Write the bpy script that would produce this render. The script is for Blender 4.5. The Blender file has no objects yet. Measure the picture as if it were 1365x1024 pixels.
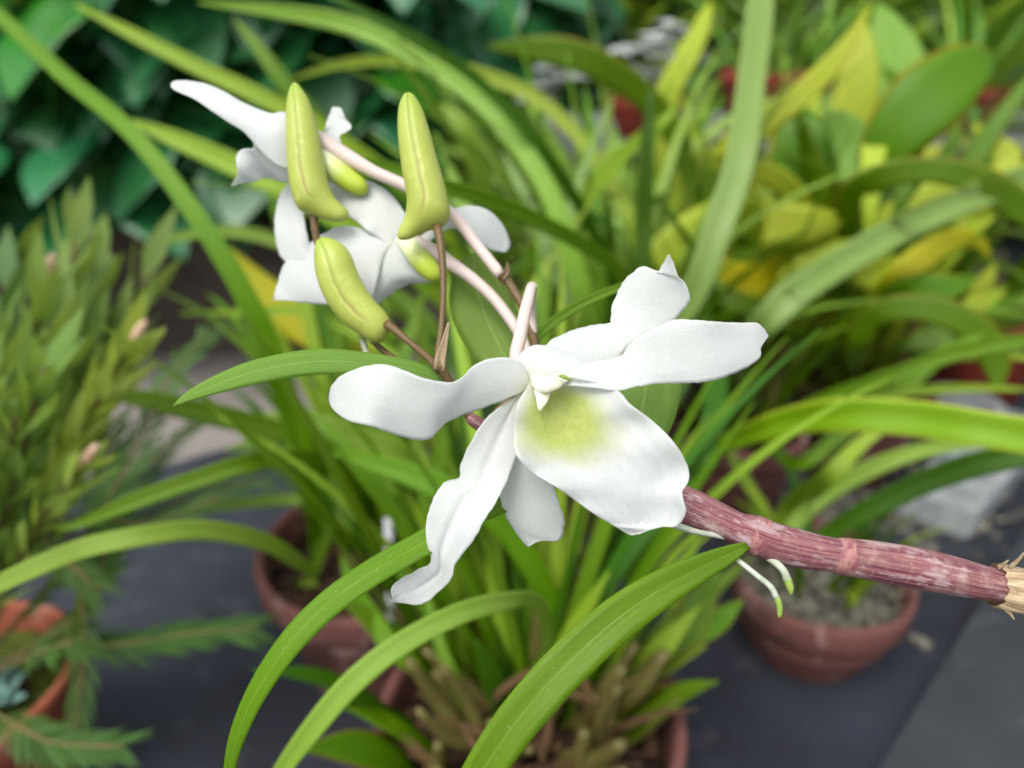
import bpy, math, random
from mathutils import Vector, Matrix, noise
R = random.Random(7)
S = bpy.context.scene
col = S.collection
PI = math.pi
F = 1031.0
PITCH = math.radians(26)
CAM = Vector((0, 0, 0.44))
FWD = Vector((0, math.cos(PITCH), -math.sin(PITCH)))
UP = Vector((0, math.sin(PITCH), math.cos(PITCH)))
RT = Vector((1, 0, 0))

def P(x, y, d):
    """photo direction at a real distance d (metres along the view axis)"""
    return CAM + (FWD + RT * ((x - 682.5) / F) + UP * ((512 - y) / F)) * d
def PZ(x, y, z):
    v = FWD + RT * ((x - 682.5) / F) + UP * ((512 - y) / F)
    return CAM + v * ((z - CAM.z) / v.z)
def depth(p): return (p - CAM).dot(FWD)

# ------------------------------------------------------------------ materials
def srgb(r, g, b):
    f = lambda c: (c / 255 / 12.92) if c / 255 <= .04045 else ((c / 255 + .055) / 1.055) ** 2.4
    return (f(r), f(g), f(b), 1)
class NT:
    def __init__(s, name):
        s.m = bpy.data.materials.new(name); s.m.use_nodes = True
        s.t = s.m.node_tree; s.t.nodes.clear(); s.out = s.n('ShaderNodeOutputMaterial')
    def n(s, typ, **kw):
        nd = s.t.nodes.new(typ)
        for k, v in kw.items():
            if k.startswith('_'): setattr(nd, k[1:], v)
            else: nd.inputs[k.replace('__', ' ')].default_value = v
        return nd
    def l(s, a, b): s.t.links.new(a, b)
    def val(s, op, a, b=None, c=None, clamp=False):
        nd = s.t.nodes.new('ShaderNodeMath'); nd.operation = op; nd.use_clamp = clamp
        for i, v in enumerate((a, b, c)):
            if v is None: continue
            if isinstance(v, (int, float)): nd.inputs[i].default_value = v
            else: s.l(v, nd.inputs[i])
        return nd.outputs[0]
    def step(s, v, lo, hi):
        nd = s.t.nodes.new('ShaderNodeMapRange'); nd.interpolation_type = 'SMOOTHSTEP'
        s.l(v, nd.inputs['Value']); nd.inputs['From Min'].default_value = lo; nd.inputs['From Max'].default_value = hi
        return nd.outputs['Result']
    def mix(s, f, a, b, mode='MIX'):
        nd = s.t.nodes.new('ShaderNodeMix'); nd.data_type = 'RGBA'; nd.blend_type = mode
        for i, v in ((0, f), (6, a), (7, b)):
            if isinstance(v, (int, float, tuple)): nd.inputs[i].default_value = v
            else: s.l(v, nd.inputs[i])
        return nd.outputs[2]
    def noise(s, vec, scale, detail=3, rough=.55):
        nd = s.n('ShaderNodeTexNoise', Scale=scale, Detail=detail, Roughness=rough)
        if vec is not None: s.l(vec, nd.inputs['Vector'])
        return nd.outputs['Fac']
    def uv(s):
        nd = s.n('ShaderNodeUVMap'); return nd.outputs[0]
    def obj(s):
        return s.n('ShaderNodeTexCoord').outputs['Object']
    def sep(s, v):
        nd = s.n('ShaderNodeSeparateXYZ'); s.l(v, nd.inputs[0]); return nd.outputs
    def stretch(s, v, sx, sy, sz=1):
        nd = s.n('ShaderNodeMapping'); nd.inputs['Scale'].default_value = (sx, sy, sz); s.l(v, nd.inputs[0]); return nd.outputs[0]
    def bump(s, h, strength, dist):
        nd = s.n('ShaderNodeBump', Strength=strength, Distance=dist); s.l(h, nd.inputs['Height']); return nd.outputs[0]

def finish(t, c, rough=.5, spec=.5, trans=0, tcol=None, normal=None, sss=0, coat=0):
    p = t.n('ShaderNodeBsdfPrincipled', Roughness=.5)
    p.inputs['Specular IOR Level'].default_value = spec
    if isinstance(c, tuple): p.inputs['Base Color'].default_value = c
    else: t.l(c, p.inputs['Base Color'])
    if isinstance(rough, (int, float)): p.inputs['Roughness'].default_value = rough
    else: t.l(rough, p.inputs['Roughness'])
    if sss:
        p.inputs['Subsurface Weight'].default_value = sss
        p.inputs['Subsurface Radius'].default_value = (1, .9, .6); p.inputs['Subsurface Scale'].default_value = .002
    if coat: p.inputs['Coat Weight'].default_value = coat
    if normal is not None: t.l(normal, p.inputs['Normal'])
    o = p.outputs[0]
    if trans:
        q = t.n('ShaderNodeBsdfTranslucent')
        if tcol is None: tcol = c
        if isinstance(tcol, tuple): q.inputs[0].default_value = tcol
        else: t.l(tcol, q.inputs[0])
        if normal is not None: t.l(normal, q.inputs['Normal'])
        mx = t.n('ShaderNodeMixShader', Fac=trans); t.l(o, mx.inputs[1]); t.l(q.outputs[0], mx.inputs[2]); o = mx.outputs[0]
    t.l(o, t.out.inputs[0])
    return t.m

def leaf_mat(name, c1, c2, vein=None, tip=None, edge=None, rough=.42, spec=.45, trans=.28, spots=0, var=.25, fold=0, streak=(18, 1.4), bmp=.35):
    trans = min(.5, trans * 1.5) if trans > .15 else trans
    t = NT(name); uv = t.uv(); s = t.sep(uv)
    st = t.noise(t.stretch(uv, streak[0], streak[1]), 3, 3)
    c = t.mix(t.step(st, .35, .65), c1, c2)
    bl = t.noise(t.obj(), 22, 3)
    c = t.mix(t.val('MULTIPLY', t.step(bl, .42, .72), .55), c, c2)
    a = t.val('ABSOLUTE', t.val('SUBTRACT', s[0], .5))
    if vein:
        wob = t.val('MULTIPLY', t.noise(t.stretch(uv, 0, 6), 3, 1), .02)
        m = t.step(t.val('ADD', a, wob), .035, .008)
        c = t.mix(t.val('MULTIPLY', m, .75), c, vein)
    if tip:
        tt = t.val('ADD', s[1], t.val('MULTIPLY', t.noise(uv, 5, 2), .25))
        c = t.mix(t.step(tt, .88, 1.12), c, tip)
    if edge: c = t.mix(t.step(t.val('ADD', a, t.val('MULTIPLY', bl, .03)), .44, .5), c, edge)
    if spots:
        sp = t.noise(t.stretch(uv, 9, 60), 2.2, 2, .5)
        c = t.mix(t.val('MULTIPLY', t.step(sp, .71, .76), spots), c, srgb(200, 215, 195))
    oi = t.n('ShaderNodeObjectInfo')
    hv = t.n('ShaderNodeHueSaturation')
    hv.inputs['Fac'].default_value = 1
    t.l(t.val('ADD', .492, t.val('MULTIPLY', oi.outputs['Random'], .022)), hv.inputs['Hue'])
    hv.inputs['Saturation'].default_value = 1.1
    t.l(t.val('ADD', 1.14 - var, t.val('MULTIPLY', oi.outputs['Random'], 2 * var)), hv.inputs['Value'])
    t.l(c, hv.inputs['Color']); c = hv.outputs[0]
    b = t.bump(t.noise(t.stretch(uv, 40, 1.2), 3, 2), bmp, .0006)
    tc = t.mix(.5, c, (.50, .62, .05, 1))
    rr = t.val('ADD', rough - .08, t.val('MULTIPLY', bl, .2))
    return finish(t, c, rr, spec, trans, tc, b)

M = {}
g = srgb
M['leaf_main'] = leaf_mat('orchid leaf', g(112, 142, 42), g(90, 124, 30), vein=g(142, 166, 78), spots=.9, var=.06, rough=.38, trans=.25)
M['leaf_pale'] = leaf_mat('pale orchid leaf', g(134, 158, 82), g(112, 144, 62), vein=g(155, 180, 110), spots=.5, var=.1)
M['strap'] = leaf_mat('strap leaf', g(112, 144, 44), g(90, 126, 32), vein=g(128, 152, 62), var=.22)
M['strap_pale'] = leaf_mat('pale strap leaf', g(150, 176, 88), g(128, 160, 66), vein=g(150, 178, 92), var=.1, rough=.35)
M['strap_grey'] = leaf_mat('glossy strap leaf', g(142, 168, 104), g(124, 154, 84), vein=g(112, 144, 74), var=.06, rough=.3)
M['strap_yel'] = leaf_mat('yellowing strap leaf', g(158, 178, 78), g(138, 166, 62), vein=g(172, 186, 96), var=.12)
M['strap_dark'] = leaf_mat('dark strap leaf', g(72, 112, 28), g(56, 96, 22), vein=g(80, 120, 40), var=.2)
M['strap_stripe'] = leaf_mat('striped strap leaf', g(140, 172, 60), g(122, 158, 46), vein=g(96, 132, 30), edge=g(190, 196, 84), var=.05)
M['broad'] = leaf_mat('broad green leaf', g(104, 140, 22), g(82, 122, 16), vein=g(96, 135, 30), edge=g(140, 110, 40), var=.12, trans=.35)
M['broad_pale'] = leaf_mat('broad pale leaf', g(146, 172, 96), g(124, 158, 72), var=.08, trans=.35)
M['broad_yel'] = leaf_mat('broad yellow leaf', g(196, 202, 96), g(170, 188, 66), vein=g(176, 188, 80), var=.14, trans=.35)
M['broad_gold'] = leaf_mat('golden leaf', g(198, 184, 30), g(170, 172, 28), vein=g(190, 184, 60), var=.08)
M['shrub'] = leaf_mat('glossy shrub leaf', g(50, 108, 62), g(30, 82, 46), vein=g(84, 138, 84), var=.3, rough=.36, spec=.7, trans=.12, streak=(5, 3), bmp=.4)
M['shrub_lite'] = leaf_mat('young shrub leaf', g(62, 132, 44), g(40, 104, 40), vein=g(90, 150, 70), var=.15, rough=.3, spec=.6, trans=.2, streak=(5, 3))
M['needle'] = leaf_mat('narrow leaf', g(134, 156, 92), g(104, 132, 66), var=.15, rough=.5, trans=.3)
M['needle_pale'] = leaf_mat('pale narrow leaf', g(168, 182, 104), g(144, 164, 80), var=.12, rough=.5, trans=.3)
M['needle_dark'] = leaf_mat('dark narrow leaf', g(78, 108, 56), g(58, 90, 42), var=.15, rough=.5, trans=.2)
M['hedge'] = leaf_mat('background foliage', g(120, 158, 72), g(84, 130, 54), var=.3, trans=.3)
M['hedge_blue'] = leaf_mat('blue grey foliage', g(120, 150, 140), g(86, 122, 112), var=.2, trans=.1)

def petal_mat(name, patch=False):
    t = NT(name); uv = t.uv(); s = t.sep(uv)
    w = (.76, .785, .775, 1); w2 = (.735, .765, .755, 1)
    vn = t.noise(t.stretch(uv, 34, 1.3), 2, 2)
    c = t.mix(t.step(vn, .35, .7), w, w2)
    c = t.mix(t.val('MULTIPLY', t.step(t.noise(t.obj(), 1700, 1), .5, .64), .4), c, (.84, .86, .85, 1))  # crystalline sparkle painted into the colour as paler grains
    c = t.mix(t.step(s[1], .13, .0), c, (.72, .73, .56, 1))
    if patch:
        dx = t.val('SUBTRACT', s[0], .42); dy = t.val('SUBTRACT', s[1], .25)
        r = t.val('SQRT', t.val('ADD', t.val('MULTIPLY', t.val('MULTIPLY', dx, dx), 1.15), t.val('MULTIPLY', t.val('MULTIPLY', dy, dy), 3.1)))
        r = t.val('ADD', r, t.val('MULTIPLY', t.val('SUBTRACT', t.noise(uv, 7, 4), .5), .16))
        f = t.step(r, .54, .2)
        gr = t.mix(t.step(t.noise(t.obj(), 900, 2), .3, .7), (.58, .64, .20, 1), (.50, .58, .14, 1))
        c = t.mix(f, c, gr)
    fine = t.noise(t.obj(), 2600, 2, .6)
    vein = t.noise(t.stretch(uv, 26, 1.1), 3, 2)
    h = t.val('ADD', t.val('MULTIPLY', fine, .3), t.val('MULTIPLY', vein, .6))
    b = t.bump(h, .38, .0004)
    # crystalline cells catch the light
    rr = t.val('SUBTRACT', .55, t.val('MULTIPLY', t.step(t.noise(t.obj(), 3200, 1), .6, .75), .25))
    return finish(t, c, rr, .3, .5, t.mix(.3, c, (.86, .88, .78, 1)), b)
M['petal'] = petal_mat('white petal'); M['lip'] = petal_mat('lip petal', True)

def simple(name, c1, c2, scale=60, rough=.5, spec=.4, bump=.3, bd=.0005, uvs=None, trans=0, sss=0, detail=4):
    t = NT(name); v = t.stretch(t.uv(), *uvs) if uvs else t.obj()
    n = t.noise(v, scale, detail)
    c = t.mix(t.step(n, .35, .65), c1, c2)
    return finish(t, c, rough, spec, trans, None, t.bump(n, bump, bd), sss)
M['column'] = simple('cream column', (.74, .71, .50, 1), (.76, .75, .60, 1), 300, .4, .5, sss=.3, bump=.1)
M['anther'] = simple('green anther cap', g(120, 150, 30), g(95, 130, 20), 400, .4)
M['pedicel'] = simple('pink pedicel', g(206, 196, 184), g(196, 172, 168), 4, .45, .4, uvs=(8, 30), sss=.05, bump=.15)
M['stalk'] = simple('olive purple stalk', g(108, 96, 46), g(84, 52, 44), 3, .45, .4, uvs=(3, 40), bump=.2)
M['sheath'] = simple('papery sheath', g(204, 186, 152), g(158, 130, 98), 3, .6, .3, uvs=(16, 1.0), trans=.2, bump=.6, bd=.0006)
M['ring'] = simple('dry node ring', g(164, 122, 112), g(126, 70, 80), 1.4, .5, .3, uvs=(5, 1.2), bump=.2, bd=.0004)
M['root'] = simple('aerial root', g(186, 192, 176), g(150, 160, 138), 260, .6, .3, bump=.3)
M['root_tip'] = simple('green root tip', g(150, 172, 84), g(130, 156, 70), 260, .4)
M['dry'] = simple('dry brown sheath', g(118, 92, 62), g(70, 50, 34), 3, .7, .2, uvs=(8, 14), trans=.1, bump=.5)
M['pseudo'] = simple('green pseudobulb', g(84, 98, 38), g(104, 78, 48), 2, .5, .4, uvs=(8, 8), bump=.4)
M['bark'] = simple('potting bark', g(62, 46, 34), g(24, 18, 15), 130, .9, .2, bump=1, bd=.003)
M['chip'] = simple('bark chip', g(84, 60, 42), g(40, 28, 22), 160, .85, .2, bump=.8, bd=.001)
M['gravel'] = simple('pale gravel', g(140, 136, 122), g(66, 62, 56), 200, .8, .3, bump=.5, bd=.001)
M['moss'] = simple('moss', g(88, 100, 40), g(50, 62, 24), 320, .95, .1, bump=1, bd=.002)
M['soil'] = simple('dark soil', g(60, 50, 42), g(28, 24, 20), 40, .95, .1, bump=1, bd=.01)
M['stem'] = simple('shrub stem', g(110, 92, 58), g(86, 92, 46), 120, .7, .3)
M['pink'] = simple('pale pink bud', g(214, 180, 160), g(190, 150, 126), 300, .6, .3)
M['plastic'] = simple('white plastic', g(205, 208, 208), g(192, 196, 197), 20, .4, .5, bump=.05)
M['tray'] = simple('scuffed pale plastic tray', g(170, 175, 176), g(130, 136, 138), 26, .45, .5, bump=.15)
M['frame'] = simple('galvanised steel', g(120, 124, 124), g(96, 98, 98), 30, .5, .5)

def bud_mat():
    t = NT('lime green bud'); uv = t.uv(); s = t.sep(uv)
    n = t.noise(t.obj(), 500, 4); n2 = t.noise(t.obj(), 90, 2)
    c = t.mix(n2, g(170, 178, 84), g(154, 168, 70))
    c = t.mix(t.val('MULTIPLY', t.step(n, .5, .75), .3), c, g(196, 200, 124))
    c = t.mix(t.step(s[1], .25, .0), c, g(146, 168, 62))
    wob = t.val('MULTIPLY', t.val('SUBTRACT', t.noise(t.stretch(uv, 0, 5), 2, 1), .5), .03)
    d = t.val('ABSOLUTE', t.val('SUBTRACT', t.val('ADD', s[0], wob), .262))
    m = t.step(d, .016, .003)
    sc = t.mix(t.step(s[1], .2, .7), g(120, 146, 40), g(142, 112, 62))
    m = t.val('MULTIPLY', m, t.step(s[1], .84, .66)); c = t.mix(t.val('MULTIPLY', m, .7), c, sc)
    h = t.val('SUBTRACT', t.val('MULTIPLY', n, .15), t.val('MULTIPLY', t.val('MULTIPLY', t.step(d, .04, .0), t.step(s[1], .84, .6)), .8))
    return finish(t, c, .42, .45, 0, None, t.bump(h, .6, .0006), .25)
M['bud'] = bud_mat()
def spur_mat():
    t = NT('green spur'); uv = t.uv(); s = t.sep(uv)
    c = t.mix(t.step(s[1], .0, .7), (.75, .78, .58, 1), g(172, 190, 62))
    return finish(t, c, .45, .4, 0, None, None, .3)
M['spur'] = spur_mat()
def cane_mat():
    t = NT('purple cane'); uv = t.uv(); s = t.sep(uv)
    a = t.noise(t.stretch(uv, 17, .9), 3, 4, .65); b = t.noise(t.stretch(uv, 34, 2.2), 3, 3)
    n = t.noise(t.obj(), 130, 5, .65); fine = t.noise(t.obj(), 900, 3)
    c = t.mix(t.step(a, .38, .62), g(116, 56, 70), g(150, 102, 100))
    c = t.mix(t.val('MULTIPLY', t.step(b, .52, .66), .85), c, g(88, 24, 56))
    c = t.mix(t.val('MULTIPLY', t.step(n, .52, .72), .6), c, g(186, 158, 146))
    c = t.mix(t.val('MULTIPLY', t.step(fine, .58, .72), .3), c, g(206, 186, 176))
    film = t.noise(t.stretch(uv, 3.2, 7), 2.0, 4, .6); c = t.mix(t.val('MULTIPLY', t.step(film, .52, .6), .55), c, g(196, 174, 176))
    h = t.val('ADD', a, t.val('MULTIPLY', n, .5))
    return finish(t, c, .42, .5, 0, None, t.bump(h, .7, .0012), .05)
M['cane'] = cane_mat()
def clay_mat(name, c1, c2, dirt, bloom):
    t = NT(name); o = t.obj()
    n = t.noise(o, 26, 5); n2 = t.noise(t.stretch(o, 1, 1, .35), 40, 5, .7)
    c = t.mix(n, c1, c2)
    c = t.mix(t.val('MULTIPLY', t.step(n2, .54, .7), bloom), c, g(190, 160, 150))
    c = t.mix(t.val('MULTIPLY', t.step(t.noise(o, 14, 4), .48, .66), dirt), c, g(62, 44, 38))
    return finish(t, c, .78, .25, 0, None, t.bump(n2, .4, .002))
M['clay'] = clay_mat('weathered terracotta', g(122, 80, 72), g(92, 58, 54), .8, .8)
M['clay_orange'] = clay_mat('orange terracotta', g(158, 88, 62), g(128, 68, 50), .7, .4)
M['clay_red'] = clay_mat('red clay', g(140, 58, 40), g(112, 44, 34), .4, .25)
def cloth_mat(name, c1, c2):
    t = NT(name); o = t.obj()
    w1 = t.n('ShaderNodeTexWave', Scale=420, Distortion=.4); w1.bands_direction = 'X'; t.l(o, w1.inputs[0])
    w2 = t.n('ShaderNodeTexWave', Scale=420, Distortion=.4); w2.bands_direction = 'Y'; t.l(o, w2.inputs[0])
    wv = t.val('MAXIMUM', w1.outputs[1], w2.outputs[1])
    n = t.noise(o, 9, 6, .65); d = t.noise(o, 700, 3)
    c = t.mix(t.step(n, .3, .7), c1, c2)
    c = t.mix(t.val('MULTIPLY', t.step(d, .6, .75), .35), c, g(122, 124, 124))
    c = t.mix(t.val('MULTIPLY', t.step(t.noise(o, 30, 5, .7), .56, .7), .35), c, g(96, 98, 100))
    h = t.val('ADD', t.val('MULTIPLY', wv, .3), n)
    return finish(t, c, .62, .4, 0, None, t.bump(h, .5, .004))
M['cloth'] = cloth_mat('slate weed cloth', g(44, 50, 62), g(29, 33, 42))
M['cloth_lit'] = cloth_mat('lit slate weed cloth', g(54, 59, 64), g(42, 46, 52))  # same slate cloth with brighter light put into its colour
def stone_mat(name, c1, c2, c3, sc):
    t = NT(name); o = t.obj(); n = t.noise(o, sc, 6, .65); n2 = t.noise(o, sc * 3.3, 5)
    c = t.mix(t.step(n, .35, .65), c1, c2); c = t.mix(t.val('MULTIPLY', t.step(n2, .5, .7), .5), c, c3)
    return finish(t, c, .85, .25, 0, None, t.bump(n2, .6, .01))
M['wall'] = stone_mat('stained rough stone', g(76, 68, 60), g(50, 44, 40), g(98, 90, 82), 3)
M['floor'] = stone_mat('concrete floor', g(138, 132, 126), g(118, 112, 108), g(96, 92, 88), 2.2)
M['ground'] = stone_mat('bare ground', g(96, 90, 78), g(70, 66, 54), g(60, 70, 40), 1.5)

# ------------------------------------------------------------------ mesh helpers
def mesh(name, V, Fc, mat, parent=None, uv=None, solid=0, smooth=True):
    me = bpy.data.meshes.new(name); me.from_pydata([tuple(v) for v in V], [], Fc)
    if uv:
        l = me.uv_layers.new(name='UVMap'); k = 0
        for f in Fc:
            for i in f: l.data[k].uv = uv[i]; k += 1
    me.materials.append(M[mat] if isinstance(mat, str) else mat)
    if smooth: me.polygons.foreach_set('use_smooth', [True] * len(me.polygons))
    me.update()
    o = bpy.data.objects.new(name, me); col.objects.link(o)
    if parent:
        o.parent = parent; o.matrix_parent_inverse = Matrix.Identity(4)
        o.location = -parent.location_world if hasattr(parent, 'location_world') else -Vector(parent['_o'])
        o['_o'] = (0, 0, 0)
    else: o['_o'] = (0, 0, 0)
    if solid:
        s = o.modifiers.new('thickness', 'SOLIDIFY'); s.thickness = solid; s.offset = 0
    return o
def thing(name, label, cat, loc=(0, 0, 0), group=None):
    o = bpy.data.objects.new(name, None); col.objects.link(o); o.location = loc
    o.empty_display_size = .02
    o['label'] = label; o['category'] = cat; o['_o'] = tuple(loc)
    if group: o['group'] = group
    return o
def tag(o, label, cat, group=None, kind=None):
    if label: o['label'] = label
    if cat: o['category'] = cat
    if group: o['group'] = group
    if kind: o['kind'] = kind
    return o

def cr(pts, n, arc=True):
    """Catmull-Rom through tuples of any length, n samples at equal arc length of first k comps"""
    pts = [tuple(map(float, p)) for p in pts]
    if len(pts) == 1: return [pts[0]] * n
    ext = [tuple(2 * a - b for a, b in zip(pts[0], pts[1]))] + pts + [tuple(2 * a - b for a, b in zip(pts[-1], pts[-2]))]
    fine = []
    sub = 14
    for i in range(1, len(ext) - 2):
        p0, p1, p2, p3 = ext[i - 1:i + 3]
        for k in range(sub):
            t = k / sub
            fine.append(tuple(.5 * (2 * b + (c - a) * t + (2 * a - 5 * b + 4 * c - d) * t * t + (3 * b - a - 3 * c + d) * t ** 3)
                              for a, b, c, d in zip(p0, p1, p2, p3)))
    fine.append(pts[-1])
    L = [0]
    for a, b in zip(fine, fine[1:]):
        L.append(L[-1] + math.sqrt(sum((x - y) ** 2 for x, y in zip(a[:2], b[:2]))) if arc is True else L[-1] + (Vector(a[:3]) - Vector(b[:3])).length)
    out = []; j = 0
    for i in range(n):
        s = L[-1] * i / (n - 1)
        while j < len(L) - 2 and L[j + 1] < s: j += 1
        u = (s - L[j]) / max(L[j + 1] - L[j], 1e-12)
        out.append(tuple(x + (y - x) * u for x, y in zip(fine[j], fine[j + 1])))
    return out

def ribbon(name, ctr, wid, mat, parent, side=None, roll=0, twist=0, fold=.25, nu=6, camber=0, wave=0, solid=.0004, view=False):
    """ctr: 3D points, wid: half widths (m)"""
    n = len(ctr); V = []; U = []; Fc = []; prev = None; ph = R.random() * 9
    for i, c in enumerate(ctr):
        t = (ctr[min(i + 1, n - 1)] - ctr[max(i - 1, 0)]).normalized()
        if view: s = t.cross((c - CAM).normalized())
        else: s = t.cross(Vector((0, 0, 1))) if side is None else Vector(side)
        s = s - t * s.dot(t)
        if s.length < 1e-4: s = prev or Vector((1, 0, 0))
        s.normalize()
        if prev is not None and s.dot(prev) < 0: s = -s
        if prev is not None: s = (s * .5 + prev * .5); s = (s - t * s.dot(t)).normalized()
        prev = s.copy()
        a = roll + twist * i / (n - 1)
        s = Matrix.Rotation(a, 3, t) @ s
        nn = s.cross(t).normalized()
        if nn.z < 0 and not view: nn = -nn
        if view and nn.dot(CAM - c) < 0: nn = -nn
        for j in range(nu + 1):
            q = 2 * j / nu - 1; w = wid[i]
            V.append(c + s * (q * w) + nn * (abs(q) * w * fold - camber * w * (1 - q * q) * -1 + wave * w * math.sin(i * .9 + ph + q) * q * q))
            U.append((j / nu, i / (n - 1)))
    for i in range(n - 1):
        for j in range(nu):
            a = i * (nu + 1) + j; Fc.append((a, a + 1, a + nu + 2, a + nu + 1))
    return mesh(name, V, Fc, mat, parent, U, solid)

def pleaf(pts, mat, parent, n=26, name='leaf', tipfrac=None, label=None, **kw):
    """leaf through (photo x, photo y, distance m, width in photo px)"""
    q = cr(pts, n); ctr = [P(a[0], a[1], a[2]) for a in q]
    wid = [max(a[3], .6) * a[2] / F / 2 for a in q]
    kw.setdefault('view', True)
    o = ribbon(name, ctr, wid, mat, parent, **kw)
    if label: o['label'] = label
    return o

def arc_leaf(base, az, el, L, W, droop, mat, parent, n=16, shape='strap', name='leaf', nu=4, curl=0, **kw):
    p = Vector(base); ctr = []; wid = []; ds = L / (n - 1)
    for i in range(n):
        t = i / (n - 1); ctr.append(p.copy())
        if shape == 'strap': w = min(1, .45 + t * 2.2) * (1 - max(0, (t - .55) / .45) ** 1.7)
        elif shape == 'oval': w = math.sin(PI * min(1, .06 + t * .94)) ** .75 * (1 - .1 * t)
        else: w = math.sin(PI * (.04 + .96 * t)) ** .9 * (1.25 - .6 * t)
        wid.append(max(W * w / 2, .0003))
        e = el - droop * t ** 1.3
        a = az + curl * t
        p = p + Vector((math.cos(a) * math.cos(e), math.sin(a) * math.cos(e), math.sin(e))) * ds
    side = Vector((-math.sin(az), math.cos(az), 0))
    return ribbon(name, ctr, wid, mat, parent, side=side, nu=nu, **kw)

def tube(name, pts, mat, parent, n=24, sides=14, px=True, bumps=None, cap=True, squash=1.0):
    """pts: (x,y,d,width px) in photo terms, or (Vector, radius) if px False"""
    if px:
        q = cr(pts, n); C = [P(a[0], a[1], a[2]) for a in q]; Rr = [a[3] * a[2] / F / 2 for a in q]
    else:
        q = cr([tuple(p) + (r,) for p, r in pts], n, arc=3); C = [Vector(a[:3]) for a in q]; Rr = [a[3] for a in q]
    return loft(name, C, Rr, mat, parent, sides, cap, squash)
def loft(name, C, Rr, mat, parent, sides=14, cap=True, squash=1.0, sidevec=None):
    n = len(C); V = []; U = []; Fc = []; prev = None
    for i in range(n):
        t = (C[min(i + 1, n - 1)] - C[max(i - 1, 0)]).normalized()
        s = sidevec[i].normalized() if sidevec else t.cross((C[i] - CAM).normalized())
        if s.length < .05: s = prev if prev is not None else RT
        s = s.normalized()
        if prev is not None and s.dot(prev) < 0: s = -s
        prev = s
        k = s.cross(t).normalized()
        if k.dot(CAM - C[i]) < 0: k = -k
        for j in range(sides + 1):
            a = 2 * PI * j / sides
            V.append(C[i] + s * (math.cos(a) * Rr[i]) + k * (math.sin(a) * Rr[i] * squash)); U.append((j / sides, i / (n - 1)))
    m = sides + 1
    for i in range(n - 1):
        for j in range(sides): a = i * m + j; Fc.append((a, a + 1, a + m + 1, a + m))
    if cap:
        for i, rev in ((0, 1), (n - 1, 0)):
            V.append(C[i]); U.append((.5, i / (n - 1))); k = len(V) - 1
            for j in range(sides):
                a = i * m + j
                Fc.append((a + 1, a, k) if rev else (a, a + 1, k))
    return mesh(name, V, Fc, mat, parent, U)

def Z(o, sc):  # a zoomed view's coordinates to photo pixels
    return lambda L: [(o[0] + x / sc, o[1] + y / sc) for x, y in L]
Z1 = Z((200, 80), 2.694); Z2 = Z((420, 320), 2.048)

def petal(name, L, Rg, dL, dR, parent, mat='petal', n=44, m=18, camber=.0, ripple=.0, keel=0, thick=.00012, freq=6, crumple=.0004):
    l = cr(L, n); r = cr(Rg, n); a = cr([(i, 0, d) for i, d in enumerate(dL)], n); b = cr([(i, 0, d) for i, d in enumerate(dR)], n)
    V = []; U = []; Fc = []; ph = R.random() * 6
    for i in range(n):
        t = i / (n - 1)
        for j in range(m + 1):
            s = j / m; q = 2 * s - 1
            d = a[i][2] * (1 - s) + b[i][2] * s
            env = math.sin(PI * min(1, t * 1.08)) ** .6 if t < .93 else math.sin(PI * min(1, t * 1.08 if t * 1.08 < 1 else 1 - 1e-9)) ** .6 if 0 else max(0, math.sin(PI * t)) ** .6
            d -= (.7 if mat != 'petal' else .5) * camber * (1 - q * q) * env
            d += keel * math.exp(-(q / .16) ** 2) * env
            d += .65 * ripple * q * q * math.sin(t * freq * PI + ph + (2 if q > 0 else 0)) * env
            x = l[i][0] * (1 - s) + r[i][0] * s; y = l[i][1] * (1 - s) + r[i][1] * s
            if 0 < i < n - 2: jg = 1.3 * q ** 4 * (noise.noise(Vector((t * 60, q, ph))) + .6 * noise.noise(Vector((t * 19, q, ph)))); x += jg; y += jg * .7
            if mat == 'lip': d += .00016 * math.sin(s * 52 + 3 * noise.noise(Vector((s * 3, t * 3, 1)))) * env * t
            d += crumple * noise.noise(Vector((x * .018, y * .018, ph))) * 2
            V.append(P(x, y, d)); U.append((s, t))
    for i in range(n - 1):
        for j in range(m):
            k = i * (m + 1) + j; Fc.append((k, k + 1, k + m + 2, k + m + 1))
    return mesh(name, V, Fc, mat, parent, U, thick)

def budloft(L, Rg, d, parent, squash=.9, n=40, label=None):
    l = cr(L, n); r = cr(Rg, n); C = []; W = []; SV = []
    for i in range(n):
        a, b = l[i], r[i]; pa = P(a[0], a[1], d); pb = P(b[0], b[1], d)
        C.append((pa + pb) / 2); W.append(max((pb - pa).length / 2, .00005)); SV.append(pb - pa)
    o = loft('bud', C, W, 'bud', parent, 28, True, squash, SV)
    if label: o['label'] = label
    return o

# ------------------------------------------------------------------ THE FLOWERING ORCHID
orc = thing('flowering_orchid', 'white flowered orchid with purple jointed cane and lime buds, sharp in front', 'orchid', tuple(P(1400, 800, .155)))
D = .15
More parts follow.
